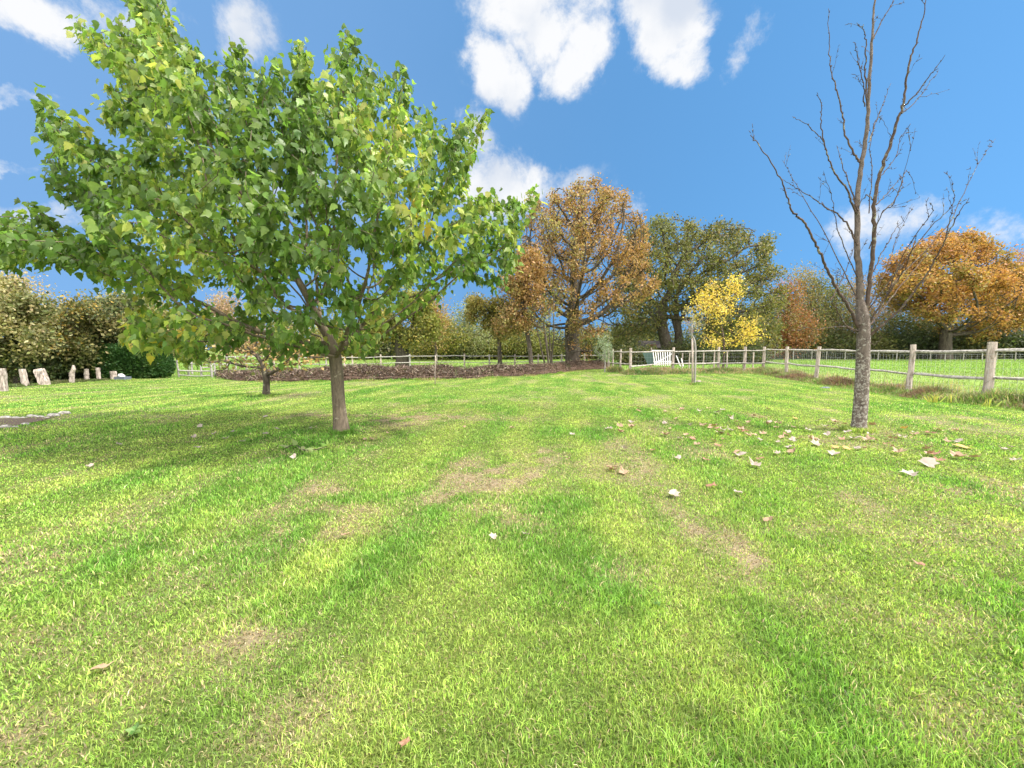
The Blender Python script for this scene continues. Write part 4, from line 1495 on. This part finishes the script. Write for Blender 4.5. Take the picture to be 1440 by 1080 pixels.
# right boundary fence
RP = [(1620, 8.1 - .25, .20), (1393, 10.4, .17), (1283, 12.86, .155), (1209, 15.4, .14), (1150, 18.1, .15), (1107, 20.7, .15)]
rf = empty('post_and_rail_fence', foot(1393, 10.4), 'near post and rail fence with wire netting running back along the right side', 'fence')
rpts = []
for i, (px, Y, w) in enumerate(RP):
    f = foot(px, Y)
    f[2] -= .06
    rpts.append(f)
    h = 1.62 if i < 3 else 1.56
    rough_post(f, h, w, rf, seed=300 + i, lean=((.01, 0), (.02, 0), (.01, 0), (0, 0), (.06, 0), (.0, 0))[i])
rpts.append(foot(1077, 23.3))
rpts[-1][2] -= .06
for i in range(len(rpts) - 1):
    a, b = rpts[i], rpts[i + 1]
    off = np.array((.07, 0, 0))
    rough_rail(a + (0, 0, 1.38) + off, b + (0, 0, 1.40) + off, .105, rf, 320 + i, sag=.012)
    rough_rail(a + (0, 0, .66) + off, b + (0, 0, .70) + off, .095, rf, 340 + i)
wire_mesh([p + np.array((-.10, 0, 0)) for p in rpts], .1, 1.3, rf, 9, .15, .003)

# fence across the middle right, in front of the white gate
cf = empty('post_and_rail_fence', foot(975, 24), 'pale post and rail fence across the end of the lawn before the white gate', 'fence')
cpts = []
for i, (px, Y) in enumerate([(1075, 23.3), (1048, 23.6), (1011, 23.9), (947, 24.1), (887, 23.5), (873, 24.6), (862, 25.6), (856, 26.4)]):
    f = foot(px, Y)
    cpts.append(f)
    rough_post(f, 1.5 if i < 5 else 1.42, .15 if i < 5 else .11, cf, seed=360 + i, mat=M_WOOD)
for i in (0, 2, 3, 4, 5, 6):
    j = {0: 2}.get(i, i + 1)
    a, b = cpts[i], cpts[j]
    o = np.array((0, -.09, 0))
    rough_rail(a + (0, 0, 1.28) + o, b + (0, 0, 1.25) + o, .10, cf, 380 + i, sag=.02)
    rough_rail(a + (0, 0, .56) + o, b + (0, 0, .52 if i != 3 else .42) + o, .09, cf, 390 + i, sag=.03)
wire_mesh([cpts[0], cpts[2], cpts[3], cpts[4]], .05, 1.15, cf, 7, .2, .002)

# inner pen fence behind it
pf = empty('pen_fence', foot(1040, 27), 'thin stake and netting pen fence behind the pale rail fence', 'fence')
pp = []
for i, (px, Y, h) in enumerate([(1023, 26.5, 1.2), (1005, 26.6, 1.25), (990, 26.8, 1.15), (970, 27, 1.15), (916, 27.5, 1.5), (960, 27, 1.1), (1060, 26.0, 1.2)]):
    rough_post(foot(px, Y), h, .08, pf, seed=400 + i)
    pp.append(foot(px, Y))
wire_mesh([pp[6], pp[0], pp[1], pp[2], pp[3], pp[4]], .05, 1.1, pf, 6, .25, .002)

# paddock fence behind the bank
mf = empty('paddock_fence', foot(600, 30), 'long two rail paddock fence behind the brown leaf bank', 'fence')
mp = []
for i, px in enumerate([308, 345, 384, 420, 458, 495, 535, 576, 614, 653, 688, 724, 757, 790, 822, 848]):
    Y = np.interp(px, [300, 540, 850], [26.5, 29.5, 34])
    f = foot(px, Y)
    mp.append(f)
    rough_post(f, 1.02 + .03 * math.sin(i * 2.3), .12, mf, seed=420 + i, mat=M_WOODG if i % 3 == 1 else M_WOOD)
for i in range(len(mp) - 1):
    a, b = mp[i], mp[i + 1]
    o = np.array((0, -.07, 0))
    rough_rail(a + (0, 0, .86) + o, b + (0, 0, .87) + o, .085, mf, 450 + i, sag=.02, mat=M_WOODG)
    rough_rail(a + (0, 0, .38) + o, b + (0, 0, .38) + o, .075, mf, 470 + i, sag=.03, mat=M_WOODG)

# hurdle / cattle race on the left
hf = empty('timber_hurdle', foot(272, 20.6), 'grey timber hurdle pen standing behind the lawn by the clipped hedge', 'hurdle')
hp = [(249, 20.5, 1.05), (263, 21.2, 1.0), (281, 20.6, .95), (296, 20.6, .95), (300, 21.6, 1.1), (268, 22.5, 1.0), (318, 23.5, .95), (330, 24.5, .9)]
hq = []
for i, (px, Y, h) in enumerate(hp):
    f = foot(px, Y)
    hq.append(f)
    rough_post(f, h, .09, hf, seed=500 + i, mat=M_WOODG, lean=((-.06, 0), (0, 0), (.03, 0), (-.05, 0), (0, 0), (0, 0), (0, 0), (0, 0))[i])
for k, (i, j, z) in enumerate([(0, 1, .75), (0, 3, .28), (1, 3, .62), (0, 3, .06), (3, 4, .6), (3, 4, .25), (4, 6, .55), (6, 7, .55), (1, 5, .6), (2, 3, .45)]):
    rough_rail(hq[i] + (0, 0, z), hq[j] + (0, 0, z), .07, hf, 520 + k, mat=M_WOODG)

# distant field fence on the right
ff = empty('field_fence', foot(1200, 52), 'distant thin stake fence along the far side of the right field', 'fence')
fpts = []
for i, px in enumerate(range(1090, 1480, 24)):
    f = foot(px + (i * 7) % 5, 54 - i * .15)
    fpts.append(f)
    rough_post(f, 1.25, .10, ff, seed=540 + i, mat=M_WOODG)
wire_mesh(fpts, .1, 1.1, ff, 5, .8, .004)

# ------------------------------------------------------------------ old posts by the left hedge
OLD = [(4, 550, 518, 15, (-.02, 0), 'grey old post cut by the left edge of the photo'), (36, 543, 519, 10, (-.08, 0), 'upright old post between the left edge and the leaning post'),
       (65, 541, 519, 15, (-.22, 0), 'wide split old post leaning to the left'), (101, 538, 524, 9, (.05, 0), 'short pale broken stump right of the leaning post'),
       (122, 536, 519, 7, (.03, 0), 'narrow old post left of the hedge gap, leaning slightly right'), (139.5, 535, 517, 6, (-.01, 0), 'tall narrow pale post in front of the dark hedge gap'),
       (160, 534, 522, 9, (0, 0), 'short brown stump beside the clipped hedge')]
for i, (px, yb, yt, w, ln, lab) in enumerate(OLD):
    g = ground_at(px, yb)
    h = (yb - yt) * g[1] / F
    ww = w * g[1] / F / 1.45
    root = empty('old_post', g, lab, 'post', 'old timber posts by the left hedge')
    n = 9
    rr = np.random.default_rng(600 + i)
    mb = MB()
    pts = [g + np.array((ln[0] * (k / n), 0, -0.15 + (h + .15) * k / n)) for k in range(n + 1)]
    mb.tube(pts, np.linspace(ww * .52, ww * .5, n + 1) * (1 + .05 * rr.normal(size=n + 1)), 11, rough=.22, seed=600 + i)
    mb.build('post', M_OLDWOOD, root, smooth=False)
    if i == 2:
        mb = MB()
        mb.tube([g + np.array((-.35, .1, .33)), g + np.array((-.2, .05, .27)), g + np.array((-.1, 0, .22))], [.03, .03, .03], 6, rough=.2)
        mb.build('side_spar', M_WOOD, root, smooth=False)
    if i == 3:
        mb = MB()
        mb.tube([g + np.array((.03, 0, h * .9)), g + np.array((.12, 0, h * 1.35)), g + np.array((.13, 0, h * 1.75))], [.07, .06, .03], 7, rough=.25)
        mb.build('splinter', M_WOOD, root, smooth=False)

# ------------------------------------------------------------------ white gate, green sheet, boards, shed
def white_gate():
    D = 26.2
    bl, br, tl, tr = at(921, 514, D), at(945, 514, D), at(918, 492.5, D + .35), at(945.5, 493, D + .35)
    root = empty('white_gate', (bl + br) / 2, 'white picket gate leaning behind the rail fence', 'gate')
    n = 9
    for k in range(n):
        t = k / (n - 1)
        a = bl + (br - bl) * t
        b = tl + (tr - tl) * t
        a = a - np.array((0, 0, .0))
        ax = (b - a)
        L = np.linalg.norm(ax)
        ax /= L
        s = np.array((1.0, 0, 0))
        s -= ax * (s @ ax)
        s /= np.linalg.norm(s)
        w = np.cross(s, ax)
        mb = MB()
        mb.box((a + b) / 2, .030, .012, L / 2, (s, w, ax), .004)
        mb.build('picket', M_WHITE, root, smooth=False)
    for t, nm in ((.25, 'rail'), (.97, 'rail')):
        a = bl + (tl - bl) * t + np.array((-.06, .035, 0))
        b = br + (tr - br) * t + np.array((.06, .035, 0))
        mb = MB()
        ax = (b - a) / np.linalg.norm(b - a)
        up = np.array((0, 0, 1.0))
        w = np.cross(ax, up)
        w /= np.linalg.norm(w)
        mb.box((a + b) / 2, np.linalg.norm(b - a) / 2, .016, .045, (ax, w, np.cross(w, ax)), .004)
        mb.build(nm, M_WHITE, root, smooth=False)
    a = bl + (0, .05, .1)
    b = tr + np.array((0, .03, -.2))
    ax = (b - a)
    L = np.linalg.norm(ax)
    ax /= L
    w = np.cross(ax, (0, 0, 1.0))
    w /= np.linalg.norm(w)
    mb = MB()
    mb.box((a + b) / 2, L / 2, .014, .04, (ax, w, np.cross(w, ax)), .004)
    mb.build('brace', M_WHITE, root, smooth=False)


white_gate()
mb = MB()
D = 27
c = [at(903, 495, D), at(917, 495, D), at(925, 513, D), at(911, 513, D)]
V = []
for p in c:
    V += [p, p + np.array((0, .04, 0))]
mb.add(V, [(0, 6, 4, 2), (1, 3, 5, 7), (0, 2, 3, 1), (2, 4, 5, 3), (4, 6, 7, 5), (6, 0, 1, 7)])
tag(mb.build('sheet_board', plain_mat('dark_green_board', (0.05, 0.10, 0.085), .5), smooth=False, origin=(c[2] + c[3]) / 2), 'dark green board leaning left of the white gate', 'board')
for i, (a, b) in enumerate((((951, 500), (957, 515)), ((958, 504), (961, 515)))):
    mb = MB()
    p, q = at(a[0], a[1], 25.4), at(b[0], b[1], 25.2)
    ax = (q - p) / np.linalg.norm(q - p)
    w = np.array((0, 1.0, 0))
    w -= ax * (w @ ax)
    mb.box((p + q) / 2, .03, .012, np.linalg.norm(q - p) / 2, (np.cross(w, ax), w, ax), .003)
    tag(mb.build('loose_slat', M_WHITE, smooth=False, origin=q), ('longer' if i == 0 else 'shorter') + ' white slat leaning just right of the white gate', 'slat')


def shed():
    D = 47
    base = foot(918, D)
    root = empty('timber_shed', base, 'small dark timber shed with a brown roof half hidden under the green oak', 'shed')
    hw, hd, hh = 1.5, 1.3, 1.6
    cmat = plain_mat('dark_shed_boards', (0.045, 0.032, 0.028), .8, .3, 6)
    mb = MB()
    mb.box(base + (0, 0, hh / 2), hw, hd, hh / 2, None, .02)
    mb.build('wall', cmat, root, smooth=False)
    mb = MB()
    V = [(-hw - .2, -hd - .2, hh), (hw + .2, -hd - .2, hh), (hw + .2, hd + .2, hh), (-hw - .2, hd + .2, hh), (-hw - .2, 0, hh + .8), (hw + .2, 0, hh + .8)]
    mb.add([np.array(v) + base + (0, 0, .003) for v in V], [(0, 1, 5, 4), (2, 3, 4, 5), (0, 4, 3), (1, 2, 5), (3, 2, 1, 0)])
    mb.build('roof', plain_mat('brown_roof', (0.06, 0.045, 0.04), .8, .2, 3), root, smooth=False)
    mb = MB()
    mb.box(base + (-.5, -hd - .02, 1.0), .45, .03, .95, None, .01)
    mb.build('door', plain_mat('red_brown_door', (0.22, 0.08, 0.05), .6, .15, 5), root, smooth=False)
    mb = MB()
    mb.box(base + (1.0, -hd - .02, 1.35), .4, .03, .3, None, .01)
    mb.build('window', plain_mat('shed_pane', (0.2, 0.22, 0.24), .3, .1, 5), root, smooth=False)


shed()

# thin standing pole, bent pipe
pb = ground_at(612, 542)
mb = MB()
mb.tube([pb - (0, 0, .1), pb + (0, 0, .5), at(612.5, 500, pb[1])], [.014, .013, .012], 6)
tag(mb.build('garden_pole', M_WOOD, origin=pb), 'thin pale pole standing alone on the lawn before the bank', 'pole')
q = ground_at(492, 533)
mb = MB()
mb.tube([at(484, 511, q[1] + .6), at(488, 522, q[1] + .2), q], [.03, .03, .03], 6, rough=.1)
tag(mb.build('leaning_stick', M_WOOD, origin=q), 'pale stick leaning on the bank right of the green tree trunk', 'stick')

# small things lying about
def lump(name, px, py, size, mat, label, cat, seed=0, flat=.6, group=None, stretch=1.0):
    g = ground_at(px, py)
    r = np.random.default_rng(seed)
    n, m = 10, 6
    V, fs = [], []
    for i in range(m + 1):
        th = math.pi * i / m
        for k in range(n):
            a = 2 * math.pi * k / n
            rr = size * (1 + .22 * (r.random() - .5) * 2)
            V.append(g + np.array((stretch * rr * math.sin(th) * math.cos(a), rr * .8 * math.sin(th) * math.sin(a), rr * flat * math.cos(th) + size * flat * .35)))
    for i in range(m):
        for k in range(n):
            a, b = i * n + k, i * n + (k + 1) % n
            fs.append((a, a + n, b + n, b))
    o = mesh_obj(name, np.array(V), fs, mat, None, None, False, origin=g)
    return tag(o, label, cat, group)


ST = [(8, 588, 7, 'flat pale stone of the upper row cut by the left edge'), (22, 588.5, 6, 'long pale stone, second of the upper row'), (33, 588, 4.5, 'small rounded stone, third of the upper row'),
      (45, 586.5, 7.5, 'tallest pale stone in the middle of the upper row'), (57, 587, 5.5, 'tan stone right of the tallest edging stone'), (75, 585.5, 9, 'large flat stone near the right end of the edging'),
      (92, 582.5, 8.5, 'white stone at the right tip of the edging'), (66, 588, 4, 'small dark stone beside the large flat stone'), (8, 601.5, 8, 'long low stone of the lower row at the left edge'),
      (22, 601, 4.5, 'small pale stone of the lower row'), (36, 597, 6, 'thin flat stone at the right end of the lower row'), (-14, 590, 8, 'stone just outside the left edge')]
for i, (px, py, w, lab) in enumerate(ST[:-1]):
    g = ground_at(px, py)
    lump('edging_stone', px, py, w * g[1] / F / 1.5, M_STONE, lab, 'stone', 700 + i, .55, 'stones edging the sunken bed', 1.5)
bb = np.array([ground_at(*p) for p in ((-60, 588), (0, 587), (30, 588), (60, 587), (88, 583), (60, 592), (30, 598), (0, 602), (-60, 608))])
bb[:, 2] += .012
bc = bb.mean(0)
V = np.vstack([bb, bc])
o = mesh_obj('soil_bed', V, [(i, (i + 1) % 9, 9) for i in range(9)], M_LAWN, None, np.tile((0.15, 0.11, 0.085), (10, 1)))
o['kind'] = 'structure'


def tray():
    g = ground_at(173, 535)
    root = empty('garden_tray', g, 'small dark grey tray with a white lid lying on the lawn before the clipped hedge', 'tray')
    mb = MB()
    mb.box(g + (0, 0, .09), .26, .17, .08, None, .04)
    mb.build('tray', plain_mat('slate_plastic', (0.10, 0.12, 0.15), .5), root, smooth=False)
    mb = MB()
    mb.tube([g + (-.05, 0, .18), g + (-.03, 0, .24), g + (0, 0, .27)], [.13, .11, .04], 9, rough=.1)
    mb.build('lid', M_WHITE, root)


tray()
lump('molehill', 982, 537.5, .10, plain_mat('grey_soil', (0.25, 0.22, 0.17), .9, .3, 40), 'small grey heap on the lawn left of the stake', 'heap', 801, .7, stretch=1.3)
lump('field_stone', 1161, 546, .12, plain_mat('blue_grey_stone', (0.13, 0.15, 0.17), .8, .2, 20), 'blue grey stone at the foot of the right fence', 'stone', 802, .35, stretch=1.4)

# ------------------------------------------------------------------ rough growth under the fences
def verge(name, label, pts, width, n, h0, h1, pal, seed, wfac=1.0, lean=.9, jitter=.0, dens=None):
    r = np.random.default_rng(seed)
    pts = np.array(pts)
    seg = np.linalg.norm(np.diff(pts[:, :2], axis=0), axis=1)
    cum = np.concatenate([[0], np.cumsum(seg)])
    s = r.random(n) * cum[-1]
    x = np.interp(s, cum, pts[:, 0])
    y = np.interp(s, cum, pts[:, 1])
    w = r.normal(0, width * .5, n)
    dx = np.gradient(pts[:, 0]).mean()
    dy = np.gradient(pts[:, 1]).mean()
    L = math.hypot(dx, dy)
    x += w * dy / L
    y -= w * dx / L
    k = fbm(x * 1.1, y * 1.1, seed, 3)
    keep = r.random(n) < np.clip((k - .25) * 2.2, .15, 1)
    x, y, k = x[keep], y[keep], k[keep]
    n = len(x)
    h = (h0 + (h1 - h0) * np.clip((k - .3) * 2, 0, 1)) * (.4 + .8 * r.random(n))
    h *= np.exp(-(w[keep] / (width * .9)) ** 2)
    dist = np.hypot(x, y)
    wd = .0045 * np.maximum(1, dist / 2.5) ** .7 * wfac * (.6 + .8 * r.random(n))
    P = np.stack([x, y, gz(x, y) - .02], 1)
    C = palette(pal, n, r, P, 1.1, .2)
    V, Fc, Cc = blades(P, r, h, wd, lean, C)
    o = mesh_obj(name, V, Fc, M_GRASS, None, Cc)
    tag(o, label, 'weeds', kind='stuff')


rl = [foot(1620, 7.9), foot(1393, 10.3), foot(1283, 12.8), foot(1209, 15.3), foot(1150, 18.0), foot(1107, 20.6), foot(1077, 23.2)]
verge('rough_grass', 'brownish rough grass and weeds at the foot of the right fence', rl, .85, 60000, .14, .46,
      [((0.20, 0.125, 0.10), 3), ((0.28, 0.19, 0.13), 2), ((0.20, 0.21, 0.09), 3), ((0.17, 0.26, 0.07), 4), ((0.40, 0.33, 0.2), 1)], 901, 1.25)
verge('bank_edge_grass', 'ragged grass along the front foot of the brown leaf bank', [ground_at(a, b) for a, b in ((310, 530), (380, 538.5), (480, 536.5), (600, 534.5), (700, 531.5), (770, 527.5), (800, 523), (855, 519))], .30, 12000, .05, .16,
      [((0.16, 0.27, 0.05), 3), ((0.25, 0.30, 0.08), 2), ((0.3, 0.24, 0.14), 1)], 906, 1.2)
verge('tall_weeds', 'pale dry grass stalks standing through the wire netting', [p + np.array((.5, .2, 0)) for p in rl], 1.1, 4000, .25, .75,
      [((0.42, 0.32, 0.21), 3), ((0.30, 0.33, 0.14), 2), ((0.5, 0.42, 0.26), 2)], 902, .7, .5)
ce = [foot(1080, 22.9), foot(1048, 23.1), foot(1011, 23.3), foot(947, 23.4), foot(887, 23.0), foot(870, 24.5), foot(857, 26)]
verge('rough_grass', 'green and brown rough growth under the pale rail fence', ce, .8, 26000, .14, .5,
      [((0.10, 0.17, 0.05), 3), ((0.30, 0.22, 0.15), 3), ((0.16, 0.24, 0.07), 3), ((0.37, 0.28, 0.19), 1.5)], 903, 1.3)
verge('dry_grass', 'tan dry grass in the pen behind the pale rail fence', [foot(1080, 25), foot(1000, 26), foot(900, 26.5)], 1.4, 9000, .12, .4,
      [((0.36, 0.26, 0.18), 3), ((0.25, 0.22, 0.12), 2)], 904, 1.5)
verge('rough_grass', 'dark weeds under the old posts of the left hedge', [ground_at(-60, 549), ground_at(30, 543), ground_at(90, 538), ground_at(150, 534)], .5, 9000, .06, .22,
      [((0.09, 0.13, 0.04), 3), ((0.15, 0.15, 0.07), 2)], 905, 1.2)


def field_grass():
    r = np.random.default_rng(12)
    n = 130000
    y = 9 + (60 - 9) * r.random(n) ** 1.4
    x = y * r.uniform(-.9, 2.2, n)
    m = ~in_poly(x, y, LAWN_POLY)
    x, y = x[m], y[m]
    P = np.stack([x, y, gz(x, y) - .06], 1)
    c = field_col(x, y) * (1 + r.normal(0, .2, len(x)))[:, None]
    c = np.where((r.random(len(x)) < .08)[:, None], np.array((.34, .3, .15)), c)
    V, Fc, C = blades(P, r, (.07 + .05 * r.random(len(x))) * 1.2, .012 * (y / 10) ** .8, .8, np.clip(c, 0, 1))
    o = mesh_obj('field_grass', V, Fc, M_GRASS, None, C)
    tag(o, 'light green pasture grass of the fields beyond the fences', 'grass', kind='stuff')


field_grass()


def iris_clump(px, py, n, seed, lab):
    r = np.random.default_rng(seed)
    g = ground_at(px, py)
    P = g + np.stack([r.normal(0, .07, n), r.normal(0, .05, n), np.zeros(n)], 1)
    C = palette([((0.46, 0.42, 0.10), 3), ((0.33, 0.38, 0.10), 2)], n, r)
    V, Fc, Cc = blades(P, r, r.uniform(.16, .36, n), np.full(n, .03), 1.0, C)
    o = mesh_obj('strap_leaf_clump', V, Fc, M_GRASS, None, Cc, origin=g)
    tag(o, lab, 'plant', 'yellow strap leaved clumps by the right fence')


iris_clump(1311, 566, 16, 1, 'biggest yellow green strap leaved clump, right of the second nearest post')
iris_clump(1340, 566, 6, 2, 'thin upright yellow strap leaves midway between the two nearest posts')
iris_clump(1391, 572, 7, 3, 'short yellow strap leaves at the foot of the nearest post')

# ------------------------------------------------------------------ fallen leaves
def fallen_leaf_mesh(seed):
    r = np.random.default_rng(seed)
    n = 9
    T = (LOBED if seed % 2 else OVATE).copy()
    T[:, 0] -= .45
    T[:, 1] *= 1.0 + .3 * r.random()
    T += r.normal(0, .03, T.shape)
    curl = r.uniform(.3, .9)
    T[:, 2] = curl * (T[:, 0] ** 2 + T[:, 1] ** 2) * r.choice([.6, 1.0]) + r.normal(0, .05, len(T))
    stalk = np.array([(-.45, -.015, .06), (-.45, .015, .06), (-.85, .01, .16), (-.85, -.01, .16)])
    V = np.vstack([T, stalk])
    Fc = [tuple(f) for f in LOBED_F] + [(13, 14, 15, 16)]
    return V, Fc


LM = []
for k, c in enumerate([(0.37, 0.30, 0.255), (0.36, 0.24, 0.155), (0.62, 0.36, 0.12), (0.30, 0.16, 0.10)]):
    for s in range(3):
        V, Fc = fallen_leaf_mesh(50 + k * 3 + s)
        V = V - V.min(0) * np.array((0, 0, 1))
        me = bpy.data.meshes.new('fallen_leaf')
        me.from_pydata([tuple(v) for v in V], [], Fc)
        ca = me.color_attributes.new('Col', 'FLOAT_COLOR', 'POINT')
        rr = np.random.default_rng(k * 10 + s)
        cc = np.ones((len(V), 4), np.float32)
        cc[:, :3] = np.array(c) * (1 + .12 * rr.normal(size=(len(V), 1)))
        ca.data.foreach_set('color', cc.ravel())
        me.materials.append(M_DRYLEAF)
        LM.append((k, me))

Z3 = [(245, 45), (338, 40), (368, 55), (413, 68), (435, 88), (545, 42), (500, 67), (520, 75), (558, 70), (642, 75), (550, 90), (580, 92), (635, 107), (725, 83), (745, 105),
      (685, 118), (810, 97), (912, 100), (905, 135), (615, 128), (575, 108), (455, 118), (390, 108), (410, 117), (355, 103), (315, 98), (272, 100), (225, 77), (205, 112),
      (190, 135), (30, 103), (70, 90), (300, 168), (240, 147), (375, 128), (410, 137), (495, 133), (530, 130), (655, 148), (635, 158), (700, 152), (730, 157), (755, 137),
      (850, 147), (897, 152), (978, 147), (780, 178), (820, 182), (877, 183), (625, 178), (578, 200), (777, 202), (435, 197), (235, 222), (985, 178), (1002, 197),
      (1100, 187), (1020, 113), (1060, 127), (1145, 118), (1200, 118), (1170, 155), (1390, 177), (1205, 213), (1265, 215), (445, 343), (40, 265), (5, 250), (550, 440),
      (47, 185), (357, 155), (95, 37)]
near_right = [(860 + a / 2.483, 560 + b / 2.483) for a, b in Z3]
left_ = [(a / 3, 500 + b / 3) for a, b in [(505, 385), (382, 482), (905, 338), (980, 330), (822, 355), (835, 397), (1027, 372), (1118, 338), (1168, 317), (1310, 314), (1240, 442), (845, 306), (1118, 265), (955, 360)]]
mid_ = [(380 + a / 3, 560 + b / 3) for a, b in [(495, 155), (398, 182), (428, 182), (497, 265), (1018, 133), (1273, 160), (1257, 267), (1432, 303), (320, 595), (820, 128)]]
r = np.random.default_rng(99)
ORNG = {9, 46, 47, 57, 24}


def put_leaf(px, py, kinds, label, group, size=None):
    g = ground_at(px, py)
    opts = [m for k, m in LM if k in kinds]
    o = bpy.data.objects.new('fallen_leaf', opts[r.integers(len(opts))])
    COL.objects.link(o)
    o.location = (g[0], g[1], g[2] + .032)
    s = size * .68 if size else r.uniform(.085, .15)
    o.scale = (s, s, s)
    o.rotation_euler = (r.normal(0, .22), r.normal(0, .22), r.uniform(0, 6.28))
    tag(o, label, 'leaf', group)


for i, (px, py) in enumerate(near_right):
    if i in ORNG:
        put_leaf(px, py, (2,), 'fallen orange leaf lying on the lawn around the bare tree', 'fallen leaves around the bare tree')
    else:
        put_leaf(px, py, (0, 0, 1) if i % 4 else (1,), 'fallen pale curled leaf lying on the lawn around the bare tree', 'fallen leaves around the bare tree')
for i in range(56):
    # more leaves between the ones that stand out
    ax, ay = near_right[r.integers(len(near_right))]
    put_leaf(ax + r.normal(0, 26), ay + abs(r.normal(0, 5)), (0, 1, 1, 3), 'fallen pale curled leaf lying on the lawn around the bare tree', 'fallen leaves around the bare tree')
for px, py in left_:
    put_leaf(px, py, (0,), 'fallen pale leaf in the shade left of the green tree trunk', 'fallen leaves under the green tree', .13)
for px, py in mid_:
    put_leaf(px, py, (0, 1), 'fallen pale leaf on the middle of the lawn right of the green tree', 'fallen leaves on the middle lawn', .12)
for px, py, k, s, lab in [(145, 949, 1, .10, 'lone pale dead leaf at the lower left of the lawn'), (694, 760, 0, .07, 'small grey leaf in the middle of the lawn, the left one of two'),
                          (739, 757, 0, .075, 'small white leaf in the middle of the lawn, the right one of two'), (948, 700, 0, .14, 'pale pointed leaf lying alone below the scattered leaves'),
                          (1001, 687, 3, .13, 'brown curled leaf right of the pale pointed leaf'), (1060, 657, 0, .19, 'large pale curled leaf casting a dark shadow'),
                          (1305, 656, 0, .22, 'long pale leaf with an orange tip, right of the bare tree'), (1279, 670, 0, .17, 'pale leaf lying lowest right of the bare tree'),
                          (1351, 631, 2, .26, 'big orange leaf right of the bare tree'), (1290, 799, 3, .09, 'dark brown shrivelled leaf on the right foreground lawn'),
                          (570, 1057, 3, .05, 'tiny dark dead leaf at the bottom of the lawn')]:
    put_leaf(px, py, (k,), lab, None, s * 1.12)


def twig():
    g = ground_at(435, 637)
    r = np.random.default_rng(4)
    root = empty('fallen_twig', g, 'fallen leafy twig with pale green leaves below the green tree', 'twig')
    pts = [ground_at(*p) + (0, 0, .04) for p in ((402, 634), (415, 629), (425, 636), (438, 637), (450, 635), (462, 631))]
    p = smooth_path(pts, 4)
    mb = MB()
    mb.tube(p, .006, 5)
    mb.build('stem', M_TWIG, root)
    k = r.integers(0, len(p), 15)
    pos = p[k]
    d = r.normal(0, .6, (15, 3)) + np.array((0, 0, .35))
    V, Fc, C = leaves(pos, d, r.uniform(.08, .14, 15), OVATE, LOBED_F, palette([((0.42, 0.50, 0.20), 3), ((0.52, 0.55, 0.28), 2)], 15, r), r, 1)
    mesh_obj('leaves', V, Fc, M_LEAF, root, C)


twig()


def rosette(px, py, size, seed, lab):
    r = np.random.default_rng(seed)
    g = ground_at(px, py)
    n = 16
    a = r.uniform(0, 6.28, n)
    d = np.stack([np.cos(a), np.sin(a), r.uniform(.1, .5, n)], 1)
    V, Fc, C = leaves(np.tile(g + (0, 0, .02), (n, 1)), d, size * .6 * r.uniform(.6, 1.1, n), RHOMB * np.array((1, .8, 1)), RHOMB_F, palette([((0.12, 0.22, 0.06), 2), ((0.2, 0.3, 0.09), 1)], n, r), r, 3)
    o = mesh_obj('weed_rosette', V, Fc, M_LEAF, None, C, origin=g)
    tag(o, lab, 'weed', 'broad leaved weeds in the lawn')


rosette(190, 1035, .055, 1, 'largest broad leaved weed at the lower left of the lawn')
rosette(925, 855, .045, 3, 'broad leaved weed right of the centre foreground')
